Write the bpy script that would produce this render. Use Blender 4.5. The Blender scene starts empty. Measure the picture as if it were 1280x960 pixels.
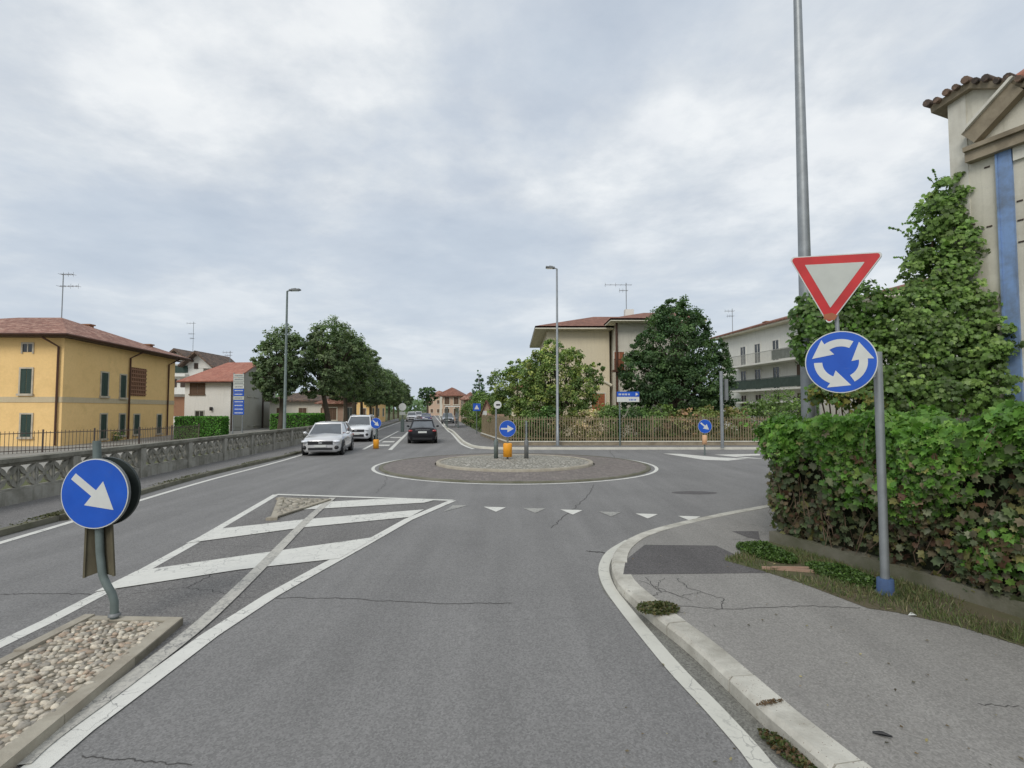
import bpy, math, random
import numpy as np
from mathutils import Vector, Matrix
R = math.radians; PI = math.pi
random.seed(7); rng = np.random.default_rng(7)
scene = bpy.context.scene
COL = scene.collection

# ---------------------------------------------------------------- camera survey
F = 660.0; PITCH = R(2.78); H = 2.1
def ray(px, py):
    a = (px-640)/F; b = (480-py)/F
    return Vector((a, math.cos(PITCH)-b*math.sin(PITCH), math.sin(PITCH)+b*math.cos(PITCH)))
def G(px, py, z=0.0):
    d = ray(px, py); t = (z-H)/d.z
    return Vector((d.x*t, d.y*t, z))
def P(px, py, Y):
    d = ray(px, py); t = Y/d.y
    return Vector((d.x*t, Y, H+d.z*t))

# ---------------------------------------------------------------- materials
def nt(name):
    m = bpy.data.materials.new(name); m.use_nodes = True
    t = m.node_tree; b = t.nodes['Principled BSDF']
    return m, t, b
def N(t, typ, **kw):
    n = t.nodes.new(typ)
    for k, v in kw.items():
        if k in n.inputs.keys() if hasattr(n.inputs, 'keys') else False: n.inputs[k].default_value = v
        else: setattr(n, k, v)
    return n
def rgba(c): return (c[0], c[1], c[2], 1)
def ramp(t, src, stops, interp='LINEAR'):
    r = t.nodes.new('ShaderNodeValToRGB'); r.color_ramp.interpolation = interp
    els = r.color_ramp.elements
    while len(els) > 1: els.remove(els[-1])
    for i, (p, c) in enumerate(stops):
        e = els[0] if i == 0 else els.new(p)
        e.position = p; e.color = rgba(c) if hasattr(c, '__len__') else (c, c, c, 1)
    t.links.new(src, r.inputs['Fac']); return r.outputs['Color']
def mix(t, fac, a, b, mode='MIX'):
    m = t.nodes.new('ShaderNodeMix'); m.data_type = 'RGBA'; m.blend_type = mode
    for si, sock, v in ((0, m.inputs[0], fac), (6, m.inputs[6], a), (7, m.inputs[7], b)):
        if hasattr(v, 'node'): t.links.new(v, sock)
        elif hasattr(v, '__len__'): sock.default_value = rgba(v)
        else: sock.default_value = v if si == 0 else (v, v, v, 1)
    return m.outputs[2]
def noise(t, vec, scale, detail=4, rough=.55, dist=0):
    n = t.nodes.new('ShaderNodeTexNoise'); n.inputs['Scale'].default_value = scale
    n.inputs['Detail'].default_value = detail; n.inputs['Roughness'].default_value = rough
    n.inputs['Distortion'].default_value = dist
    t.links.new(vec, n.inputs['Vector']); return n.outputs['Fac']
def voro(t, vec, scale, feature='F1', out='Distance', rnd=1):
    n = t.nodes.new('ShaderNodeTexVoronoi'); n.feature = feature; n.inputs['Scale'].default_value = scale
    n.inputs['Randomness'].default_value = rnd
    t.links.new(vec, n.inputs['Vector']); return n.outputs[out]
def coord(t):
    g = t.nodes.new('ShaderNodeNewGeometry'); return g.outputs['Position']
def ocoord(t):
    g = t.nodes.new('ShaderNodeTexCoord'); return g.outputs['Object']
def stretch(t, vec, s):
    m = t.nodes.new('ShaderNodeMapping'); m.inputs['Scale'].default_value = s
    t.links.new(vec, m.inputs['Vector']); return m.outputs['Vector']
def bump(t, b, h, strength=.3, dist=.01):
    n = t.nodes.new('ShaderNodeBump'); n.inputs['Strength'].default_value = strength
    n.inputs['Distance'].default_value = dist; t.links.new(h, n.inputs['Height'])
    t.links.new(n.outputs['Normal'], b.inputs['Normal'])
def simple(name, c, rough=.6, metal=0, var=.18, scale=3, bmp=0, fine=40, coat=0, spec=.5):
    m, t, b = nt(name); v = ocoord(t)
    n1 = noise(t, v, scale, 5); lo = [x*(1-var) for x in c]; hi = [min(1, x*(1+var)) for x in c]
    col = ramp(t, n1, [(.3, lo), (.7, hi)])
    t.links.new(col, b.inputs['Base Color'])
    b.inputs['Roughness'].default_value = rough; b.inputs['Metallic'].default_value = metal
    b.inputs['Specular IOR Level'].default_value = spec
    if coat: b.inputs['Coat Weight'].default_value = coat; b.inputs['Coat Roughness'].default_value = .05
    if bmp: bump(t, b, noise(t, v, fine, 4), bmp, .01)
    return m
def weathered(name, c, stain, amt=.5, scale=1.2, bmp=.4, streak=True, rough=.85, dots=None):
    m, t, b = nt(name); v = coord(t)
    n1 = noise(t, v, scale, 6, .65); n2 = noise(t, stretch(t, v, (4, 4, .35)) if streak else v, 1.6, 5, .6)
    base = mix(t, noise(t, v, 9, 4), [x*.88 for x in c], [x*1.1 for x in c])
    f1 = ramp(t, n1, [(.42, 0), (.72, amt)]); f2 = ramp(t, n2, [(.5, 0), (.75, amt*.8)])
    col = mix(t, f1, base, stain); col = mix(t, f2, col, [x*.8 for x in stain])
    if dots:
        d = ramp(t, voro(t, v, dots[0]), [(dots[1], 1), (dots[1]+.02, 0)]); col = mix(t, d, col, dots[2])
    t.links.new(col, b.inputs['Base Color']); b.inputs['Roughness'].default_value = rough
    b.inputs['Specular IOR Level'].default_value = .25
    bump(t, b, noise(t, v, 35, 6, .7), bmp, .012)
    return m
def asphalt(name, c, tint=(1, .99, .98), crack=.5, spk=.35, big=.12):
    m, t, b = nt(name); v = coord(t)
    c0 = [c*x for x in tint]
    n1 = noise(t, v, .35, 5, .6); n2 = noise(t, v, 110, 3, .7); n3 = noise(t, stretch(t, v, (1.6, .12, 1)), 1.2, 4)
    vs = voro(t, v, 75, 'F1', 'Color')
    col = ramp(t, n1, [(.3, [x*(1-big) for x in c0]), (.7, [x*(1+big) for x in c0])])
    col = mix(t, .5, col, mix(t, ramp(t, n3, [(.35, 0), (.7, 1)]), [x*.8 for x in c0], [x*1.16 for x in c0]))
    bw = t.nodes.new('ShaderNodeRGBToBW'); t.links.new(vs, bw.inputs[0])
    sp = ramp(t, bw.outputs[0], [(.15, 1-spk), (.5, 1), (.85, 1+spk)])
    col = mix(t, 1, col, sp, 'MULTIPLY')
    col = mix(t, 1, col, ramp(t, n2, [(.3, .86), (.7, 1.12)]), 'MULTIPLY')
    col = mix(t, ramp(t, noise(t, v, .8, 6, .7), [(.6, 0), (.72, .4)]), col, [x*.62 for x in c0])
    if crack:
        dv = t.nodes.new('ShaderNodeVectorMath'); dv.operation = 'MULTIPLY_ADD'
        nn = t.nodes.new('ShaderNodeTexNoise'); nn.inputs['Scale'].default_value = 2.5; nn.inputs['Detail'].default_value = 6
        t.links.new(v, nn.inputs['Vector']); t.links.new(nn.outputs['Color'], dv.inputs[0])
        dv.inputs[1].default_value = (.7, .7, 0); t.links.new(v, dv.inputs[2])
        e = voro(t, dv.outputs[0], .3, 'DISTANCE_TO_EDGE')
        ck = ramp(t, e, [(0, 1), (.0035, 0)]); msk = ramp(t, noise(t, v, .3, 3), [(.5, 0), (.6, crack)])
        f = mix(t, 1, ck, msk, 'MULTIPLY'); col = mix(t, f, col, [x*.4 for x in c0])
    t.links.new(col, b.inputs['Base Color']); b.inputs['Roughness'].default_value = .85
    b.inputs['Specular IOR Level'].default_value = .3
    bump(t, b, n2, .35, .008)
    return m
def paint(name, c, wear=.5, road=.17, th=.55):
    m, t, b = nt(name); v = coord(t)
    dv = t.nodes.new('ShaderNodeVectorMath'); dv.operation = 'MULTIPLY_ADD'
    nn = t.nodes.new('ShaderNodeTexNoise'); nn.inputs['Scale'].default_value = 6; nn.inputs['Detail'].default_value = 5
    t.links.new(v, nn.inputs['Vector']); t.links.new(nn.outputs['Color'], dv.inputs[0])
    dv.inputs[1].default_value = (.25, .25, 0); t.links.new(v, dv.inputs[2])
    e = voro(t, dv.outputs[0], 4.5, 'DISTANCE_TO_EDGE')
    ck = ramp(t, e, [(.0, 1), (.022, 0)])
    msk = ramp(t, noise(t, v, 1.3, 3), [(.42, 0), (.52, min(1, wear*1.3))])
    f = mix(t, 1, ck, msk, 'MULTIPLY')
    w = ramp(t, noise(t, v, 22, 7, .8), [(th, 0), (th+.13, wear)])
    w = mix(t, 1, w, ramp(t, noise(t, v, 1.1, 3), [(.38, .25), (.6, 1)]), 'MULTIPLY')
    col = mix(t, noise(t, v, 5, 5), [x*.82 for x in c], [x*1.06 for x in c])
    col = mix(t, w, col, (road, road, road)); col = mix(t, f, col, (road*.8, road*.8, road*.8))
    t.links.new(col, b.inputs['Base Color']); b.inputs['Roughness'].default_value = .7
    b.inputs['Specular IOR Level'].default_value = .3
    bump(t, b, noise(t, v, 110, 3), .3, .006)
    return m
def leafmat(name, trans=.25, rough=.55, spec=.3, gain=1.0):
    m, t, b = nt(name)
    a = t.nodes.new('ShaderNodeAttribute'); a.attribute_name = 'Col'
    v = coord(t)
    col = mix(t, 1, a.outputs['Color'], ramp(t, noise(t, v, 18, 3), [(.3, .75*gain), (.7, 1.25*gain)]), 'MULTIPLY')
    t.links.new(col, b.inputs['Base Color']); b.inputs['Roughness'].default_value = rough
    b.inputs['Specular IOR Level'].default_value = spec
    tr = t.nodes.new('ShaderNodeBsdfTranslucent')
    t.links.new(mix(t, 1, col, (1.2, 1.5, .5), 'MULTIPLY'), tr.inputs['Color'])
    ms = t.nodes.new('ShaderNodeMixShader'); ms.inputs[0].default_value = trans
    t.links.new(b.outputs[0], ms.inputs[1]); t.links.new(tr.outputs[0], ms.inputs[2])
    t.links.new(ms.outputs[0], t.nodes['Material Output'].inputs['Surface'])
    return m
def tilemat(name, c1, c2, c3):
    m, t, b = nt(name); v = ocoord(t)
    bw = t.nodes.new('ShaderNodeRGBToBW'); t.links.new(voro(t, v, 4.5, 'F1', 'Color'), bw.inputs[0])
    col = ramp(t, bw.outputs[0], [(.2, c1), (.5, c2), (.85, c3)])
    col = mix(t, ramp(t, noise(t, v, .8, 5), [(.4, 0), (.75, .45)]), col, [x*.55 for x in c1])
    col = mix(t, ramp(t, noise(t, v, 14, 3), [(.58, 0), (.68, .5)]), col, [min(1, x*1.5) for x in c3])
    t.links.new(col, b.inputs['Base Color']); b.inputs['Roughness'].default_value = .85
    bump(t, b, voro(t, v, 5), .6, .05)
    return m
def glass(name, c=(.02, .025, .03), rough=.08):
    m, t, b = nt(name)
    col = ramp(t, noise(t, ocoord(t), 1.5, 2), [(.3, c), (.7, [x*1.8 for x in c])])
    t.links.new(col, b.inputs['Base Color'])
    b.inputs['Roughness'].default_value = rough; b.inputs['Specular IOR Level'].default_value = .7
    return m

M = {}
M['asphalt'] = asphalt('asphalt', .215, tint=(1, .975, .94), crack=.35, spk=.2, big=.17)
M['asphalt_island'] = asphalt('asphalt_island', .185, tint=(1, .96, .91), crack=.8)
M['pave_asphalt'] = asphalt('pavement_asphalt', .275, tint=(1, .955, .88), crack=.6, spk=.17, big=.14)
M['pave_far'] = asphalt('pavement_far', .2, tint=(1, .96, .92), crack=.3)
M['patch'] = asphalt('patch_asphalt', .12, tint=(1, .94, .92), crack=0, spk=.3, big=.28)
M['patch2'] = asphalt('patch_road', .17, tint=(1, .98, .97), crack=0, spk=.25)
M['gutter'] = asphalt('gutter_concrete', .185, tint=(1, .98, .86), crack=.3, spk=.3)
M['crack'] = simple('crack_tar', (.065, .062, .058), .9, var=.3)
M['paint'] = paint('road_paint', (.72, .71, .65), .6)
M['paint_edge'] = paint('edge_paint', (.62, .61, .54), .4)
M['paint_faint'] = paint('worn_paint', (.42, .41, .37), .9, th=.45)
M['paint_old'] = paint('ghost_paint', (.54, .52, .46), .85, th=.47)
M['earth'] = weathered('earth', (.13, .11, .07), (.09, .12, .04), .8, .6, .6, False)
M['grassy'] = weathered('garden_ground', (.09, .11, .04), (.12, .1, .06), .6, .3, .5, False)
M['yard'] = weathered('yard_ground', (.33, .32, .29), (.22, .2, .16), .5, .5, .3, False)
M['kerb'] = weathered('kerb_stone', (.60, .58, .51), (.2, .18, .14), .65, 2.2, .7, False, dots=(38, .12, (.25, .2, .16)))
M['kerb_dark'] = weathered('kerb_mossy', (.19, .18, .14), (.09, .095, .05), .8, 1.5, .6, False)
M['kerb_tan'] = weathered('island_kerb', (.42, .385, .31), (.25, .21, .16), .6, 3.5, .6, False)
M['apron'] = None
M['mortar'] = weathered('mortar_bed', (.25, .225, .18), (.14, .125, .08), .7, 3, .8, False)
M['paleorange'] = simple('faded_marker', (.70, .42, .24), .6)
M['concrete'] = weathered('balustrade_concrete', (.36, .345, .30), (.13, .125, .095), .85, 1.9, .8)
M['concrete_top'] = weathered('balustrade_coping', (.25, .24, .2), (.10, .095, .07), .85, 2.2, .8, False)
M['cwall'] = weathered('panel_concrete', (.66, .63, .53), (.30, .27, .2), .45, 1.0, .35, True, dots=(2.1, .05, (.12, .1, .08)))
M['cbeam'] = weathered('beam_concrete', (.34, .29, .21), (.16, .13, .09), .7, 1.8, .4, False)
M['cpale'] = weathered('pale_lintel', (.68, .66, .58), (.4, .37, .3), .4, 1.5, .2)
M['bluepaint'] = weathered('blue_downpipe', (.22, .34, .58), (.15, .18, .22), .9, 2.8, .1, True, .5)
M['galv'] = simple('galvanised', (.30, .32, .33), .5, .55, .12, 6)
M['galvdark'] = simple('galvanised_dull', (.20, .21, .21), .6, .4, .15, 6)
M['polegreen'] = simple('pole_greygreen', (.15, .185, .175), .55, .2, .2, 6)
M['olive'] = weathered('olive_sheet', (.13, .115, .075), (.07, .06, .04), .6, 3, .2)
M['darkback'] = simple('sign_back_dark', (.035, .045, .042), .5, .3)
def signblue():
    m, t, b = nt('sign_blue'); v = coord(t)
    col = ramp(t, noise(t, v, 3, 4), [(.3, (.006, .075, .44)), (.7, (.01, .10, .54))])
    sc = ramp(t, noise(t, stretch(t, v, (6, 6, 40)), 1.5, 5, .7), [(.66, 0), (.72, .45)]); col = mix(t, sc, col, (.12, .2, .5))
    col = mix(t, ramp(t, noise(t, v, 7, 6, .7), [(.55, 0), (.8, .35)]), col, (.05, .09, .22))
    t.links.new(col, b.inputs['Base Color']); t.links.new(ramp(t, noise(t, v, 5, 4), [(.3, .35), (.7, .6)]), b.inputs['Roughness']); return m
M['blue'] = signblue()
M['white'] = simple('sign_white', (.62, .63, .60), .45, 0, .05, 8)
M['signgrey'] = simple('sign_field', (.50, .52, .48), .5, 0, .06, 6)
M['red'] = simple('sign_red', (.52, .018, .02), .4, 0, .15, 5)
M['orange'] = simple('marker_orange', (.85, .36, .02), .5, 0, .1, 4)
M['bluebase'] = weathered('blue_sleeve', (.07, .12, .24), (.05, .06, .09), .5, 9, .1)
M['black'] = simple('black_plastic', (.015, .015, .016), .5)
M['tyre'] = simple('tyre_rubber', (.018, .018, .018), .85)
M['rim'] = simple('alloy_rim', (.42, .43, .44), .3, .7, .1)
M['carwhite'] = simple('white_car_paint', (.78, .80, .82), .25, 0, .02, 2, coat=1)
M['carsilver'] = simple('silver_car_paint', (.66, .66, .66), .28, .3, .02, 2, coat=1)
M['carblack'] = simple('black_car_paint', (.008, .008, .010), .3, 0, .1, 2, coat=.3, spec=.3)
M['carblue'] = simple('blue_car_paint', (.04, .05, .14), .25, 0, .05, 2, coat=1)
M['cargrey'] = simple('grey_car_paint', (.16, .17, .18), .25, 0, .05, 2, coat=1)
M['carglass'] = glass('car_glass', (.05, .058, .065), .03); M['carglass'].node_tree.nodes['Principled BSDF'].inputs['Coat Weight'].default_value = 1
M['pane'] = glass('window_pane', (.02, .024, .026), .15)
M['lamp'] = simple('headlamp', (.75, .77, .8), .1, 0, .05, 8, coat=1)
M['tail'] = simple('tail_lamp', (.35, .012, .015), .2, 0, .1, 5, coat=1)
M['chrome'] = simple('chrome', (.6, .6, .6), .2, .9, .03)
M['yellow'] = weathered('yellow_render', (.92, .63, .28), (.82, .54, .22), .45, .35, .15, False)
M['yellowband'] = weathered('band_render', (.60, .50, .33), (.5, .4, .26), .4, .5, .1)
M['brown'] = simple('brown_metal', (.085, .035, .018), .5, .1)
M['greenshut'] = simple('green_shutter', (.025, .055, .042), .5, 0, .2, 12)
M['brownshut'] = simple('brown_shutter', (.12, .07, .04), .6, 0, .2, 12)
M['rustshut'] = simple('rust_shutter', (.33, .11, .045), .6, 0, .15, 12)
M['frame'] = simple('window_surround', (.50, .44, .34), .7)
M['brick'] = weathered('lattice_brick', (.32, .17, .10), (.22, .12, .08), .4, 5, .3, False)
M['whitewall'] = weathered('white_render', (.76, .75, .70), (.62, .60, .54), .4, .4, .1)
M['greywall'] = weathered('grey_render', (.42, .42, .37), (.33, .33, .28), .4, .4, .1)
M['aptwall'] = weathered('apartment_render', (.78, .77, .71), (.64, .62, .56), .45, .3, .1)
M['beige'] = weathered('beige_render', (.70, .62, .46), (.6, .52, .38), .35, .3, .1)
M['beigelight'] = weathered('light_beige_render', (.68, .65, .56), (.48, .44, .36), .35, .3, .1)
M['eave'] = simple('eave_render', (.68, .64, .52), .8, 0, .08)
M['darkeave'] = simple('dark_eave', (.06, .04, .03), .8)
M['pink'] = weathered('peach_render', (.58, .42, .31), (.45, .32, .23), .3, .4, .1)
M['pinkbrick'] = weathered('pink_brick', (.42, .29, .22), (.3, .18, .12), .4, 2, .3)
M['tile'] = tilemat('roof_tiles', (.19, .085, .06), (.29, .135, .095), (.44, .27, .2))
M['tile2'] = tilemat('roof_tiles_pink', (.33, .12, .08), (.38, .15, .10), (.42, .19, .13))
M['tile3'] = tilemat('roof_tiles_brown', (.17, .075, .05), (.23, .10, .065), (.28, .13, .09))
M['tilegrey'] = tilemat('roof_tiles_aged', (.07, .055, .045), (.12, .085, .065), (.2, .13, .09))
M['bark'] = weathered('bark', (.10, .08, .055), (.05, .04, .03), .7, 3, 1)
M['twig'] = simple('twig_bark', (.15, .10, .065), .9)
M['leaf'] = leafmat('leaves', .28, gain=2.9)
M['leafc'] = leafmat('creeper_leaves', .25, .45, .35)
M['hedgecore'] = weathered('hedge_core', (.035, .04, .02), (.02, .022, .012), .5, 5, 1, False)
M['fencewood'] = weathered('fence_bars', (.27, .22, .14), (.17, .13, .08), .6, 2, .3)
M['coping'] = simple('coping_stone', (.62, .6, .52), .8, 0, .1)
M['railmetal'] = simple('fence_metal', (.13, .10, .085), .6, .3)
M['balc'] = simple('balcony_rail', (.40, .40, .36), .6, .1)
M['balcdark'] = simple('balcony_screen', (.07, .10, .085), .7)
M['attr'] = None
def apronmat():
    m, t, b = nt('porphyry_setts'); v = coord(t)
    bw = t.nodes.new('ShaderNodeRGBToBW'); t.links.new(voro(t, v, 9, 'F1', 'Color', .6), bw.inputs[0])
    col = ramp(t, bw.outputs[0], [(.2, (.17, .145, .132)), (.5, (.205, .175, .16)), (.85, (.25, .215, .19))])
    e = voro(t, v, 9, 'DISTANCE_TO_EDGE', rnd=.6)
    col = mix(t, ramp(t, e, [(.01, .7), (.06, 0)]), col, (.13, .12, .10))
    col = mix(t, ramp(t, noise(t, v, .7, 4), [(.45, 0), (.7, .5)]), col, (.2, .18, .155))
    t.links.new(col, b.inputs['Base Color']); b.inputs['Roughness'].default_value = .8
    bump(t, b, ramp(t, e, [(0, 0), (.08, 1)]), .7, .02); return m
M['apron'] = apronmat()
def cobblemat():
    m, t, b = nt('island_cobbles'); v = coord(t)
    bw = t.nodes.new('ShaderNodeRGBToBW'); t.links.new(voro(t, v, 8, 'F1', 'Color'), bw.inputs[0])
    col = ramp(t, bw.outputs[0], [(.15, (.34, .32, .27)), (.5, (.46, .435, .37)), (.9, (.6, .57, .5))])
    e = voro(t, v, 8, 'DISTANCE_TO_EDGE')
    col = mix(t, ramp(t, e, [(.02, .8), (.12, 0)]), col, (.16, .15, .11))
    t.links.new(col, b.inputs['Base Color']); b.inputs['Roughness'].default_value = .8
    bump(t, b, ramp(t, e, [(0, 0), (.25, 1)]), 1, .05); return m
M['cobble'] = cobblemat()
def pebblemat():
    m, t, b = nt('river_pebbles')
    a = t.nodes.new('ShaderNodeAttribute'); a.attribute_name = 'Col'; v = coord(t)
    col = mix(t, 1, a.outputs['Color'], ramp(t, noise(t, v, 45, 5, .7), [(.3, .72), (.7, 1.2)]), 'MULTIPLY')
    t.links.new(col, b.inputs['Base Color']); b.inputs['Roughness'].default_value = .75
    bump(t, b, noise(t, v, 70, 4), .3, .006); return m
M['pebble'] = pebblemat()

# ---------------------------------------------------------------- object helpers
def tag(o, label=None, cat=None, group=None, kind=None):
    if label: o['label'] = label
    if cat: o['category'] = cat
    if group: o['group'] = group
    if kind: o['kind'] = kind
    return o
def thing(name, loc, label, cat, group=None, rz=0):
    o = bpy.data.objects.new(name, None); COL.objects.link(o)
    o.location = loc; o.rotation_euler = (0, 0, rz); o.empty_display_size = .3
    return tag(o, label, cat, group)
def copy_tree(o, parent=None):
    c = o.copy(); COL.objects.link(c)
    if parent: c.parent = parent
    for ch in [x for x in list(o.children)]: copy_tree(ch, c)
    return c
def origin_of(o):
    v = Vector((0, 0, 0))
    while o is not None: v += o.location; o = o.parent
    return v
class MB:
    def __init__(s): s.v = []; s.f = []; s.sm = []
    def add(s, vs, fs, smooth=False):
        k = len(s.v); s.v += [tuple(x) for x in vs]
        for f in fs: s.f.append([k+i for i in f]); s.sm.append(smooth)
        return s
    def box(s, c, d, rz=0, M4=None):
        hx, hy, hz = d[0]/2, d[1]/2, d[2]/2
        vs = [Vector((x, y, z)) for z in (-hz, hz) for x, y in ((-hx, -hy), (hx, -hy), (hx, hy), (-hx, hy))]
        m = Matrix.Rotation(rz, 3, 'Z') if M4 is None else M4
        vs = [m @ v + Vector(c) for v in vs]
        return s.add(vs, [(3, 2, 1, 0), (4, 5, 6, 7), (0, 1, 5, 4), (1, 2, 6, 5), (2, 3, 7, 6), (3, 0, 4, 7)])
    def bar(s, a, b, w, h, up=(0, 0, 1)):
        a = Vector(a); b = Vector(b); d = b-a; L = d.length; x = d.normalized()
        y = Vector(up).cross(x)
        if y.length < 1e-4: y = Vector((0, 1, 0))
        y.normalize(); z = x.cross(y)
        return s.box((a+b)/2, (L, w, h), M4=Matrix((x, y, z)).transposed())
    def tube(s, pts, r, n=10, cap=True):
        pts = [Vector(p) for p in pts]; rr = r if hasattr(r, '__len__') else [r]*len(pts)
        vs = []; prev = None
        for i, p in enumerate(pts):
            d = (pts[min(i+1, len(pts)-1)]-pts[max(i-1, 0)]).normalized()
            a = Vector((1, 0, 0)) if abs(d.x) < .9 else Vector((0, 1, 0))
            if prev is not None: a = prev
            u = (a-d*a.dot(d)).normalized(); w = d.cross(u); prev = u
            vs += [p+rr[i]*(math.cos(2*PI*k/n)*u+math.sin(2*PI*k/n)*w) for k in range(n)]
        fs = [(i*n+k, i*n+(k+1) % n, (i+1)*n+(k+1) % n, (i+1)*n+k) for i in range(len(pts)-1) for k in range(n)]
        s.add(vs, fs, True)
        if cap:
            s.add(vs[:n], [tuple(range(n))[::-1]]); s.add(vs[-n:], [tuple(range(n))])
        return s
    def lathe(s, prof, n=24, c=(0, 0, 0), M3=None, smooth=True):
        M3 = M3 or Matrix.Identity(3); c = Vector(c); vs = []
        for r, z in prof: vs += [c+M3 @ Vector((r*math.cos(2*PI*k/n), r*math.sin(2*PI*k/n), z)) for k in range(n)]
        return s.add(vs, [(i*n+k, i*n+(k+1) % n, (i+1)*n+(k+1) % n, (i+1)*n+k) for i in range(len(prof)-1) for k in range(n)], smooth)
    def prism(s, poly, z0, z1, sides=True, bottom=False):
        n = len(poly); area = sum(poly[i][0]*poly[(i+1) % n][1]-poly[(i+1) % n][0]*poly[i][1] for i in range(n))
        if area < 0: poly = poly[::-1]
        s.add([(p[0], p[1], z1) for p in poly], [tuple(range(n))])
        if sides:
            vs = [(p[0], p[1], z0) for p in poly]+[(p[0], p[1], z1) for p in poly]
            s.add(vs, [(i, (i+1) % n, n+(i+1) % n, n+i) for i in range(n)])
        if bottom: s.add([(p[0], p[1], z0) for p in poly], [tuple(range(n))[::-1]])
        return s
    def ribbon(s, pts, o0, o1, z0, z1=None, closed=False, gap=None):
        """strip along pts between lateral offsets; z1 given -> solid"""
        pts = [Vector((p[0], p[1], 0)) for p in pts]; n = len(pts); L = []; Rr = []
        for i in range(n):
            a = pts[(i-1) % n] if closed or i > 0 else pts[i]; b = pts[(i+1) % n] if closed or i < n-1 else pts[i]
            d = (b-a).normalized(); q = Vector((-d.y, d.x, 0))
            L.append(pts[i]+q*o0); Rr.append(pts[i]+q*o1)
        m = n if closed else n-1
        for i in range(m):
            j = (i+1) % n
            quad = [L[i], L[j], Rr[j], Rr[i]]
            if z1 is None: s.prism(quad, z0, z0, sides=False)
            else: s.prism(quad, z0, z1)
        return s
    def ell(s, c, r, n=10, m=7, rot=None):
        vs = []; rot = rot or Matrix.Identity(3); c = Vector(c)
        for i in range(m+1):
            t = PI*i/m
            for k in range(n):
                a = 2*PI*k/n
                vs.append(c+rot @ Vector((r[0]*math.sin(t)*math.cos(a), r[1]*math.sin(t)*math.sin(a), r[2]*math.cos(t))))
        return s.add(vs, [(i*n+k, (i+1)*n+k, (i+1)*n+(k+1) % n, i*n+(k+1) % n) for i in range(m) for k in range(n)], True)
    def build(s, name, mat, parent=None, world=False, sharp=None):
        me = bpy.data.meshes.new(name); v = s.v
        o = bpy.data.objects.new(name, me); COL.objects.link(o)
        if parent is not None:
            o.parent = parent
            if world:
                q = origin_of(parent); v = [(a-q.x, b-q.y, c-q.z) for a, b, c in v]
        elif world:
            A = np.array(v); q = Vector(((A[:, 0].min()+A[:, 0].max())/2, (A[:, 1].min()+A[:, 1].max())/2, A[:, 2].min()))
            v = [(a-q.x, b-q.y, c-q.z) for a, b, c in v]; o.location = q
        me.from_pydata(v, [], s.f)
        me.polygons.foreach_set('use_smooth', s.sm)
        if sharp: me.polygons.foreach_set('use_smooth', [True]*len(s.f)); me.set_sharp_from_angle(angle=R(sharp))
        me.materials.append(M[mat] if isinstance(mat, str) else mat); me.update()
        return o
def struct(name, mb, mat): return tag(mb.build(name, mat), kind='structure')
def catmull(pts, k=6):
    pts = [Vector(p) for p in pts]; out = []
    for i in range(len(pts)-1):
        p0 = pts[max(i-1, 0)]; p1 = pts[i]; p2 = pts[i+1]; p3 = pts[min(i+2, len(pts)-1)]
        for j in range(k):
            t = j/k
            out.append(.5*((2*p1)+(p2-p0)*t+(2*p0-5*p1+4*p2-p3)*t*t+(3*p1-p0-3*p2+p3)*t**3))
    out.append(pts[-1]); return out

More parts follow.
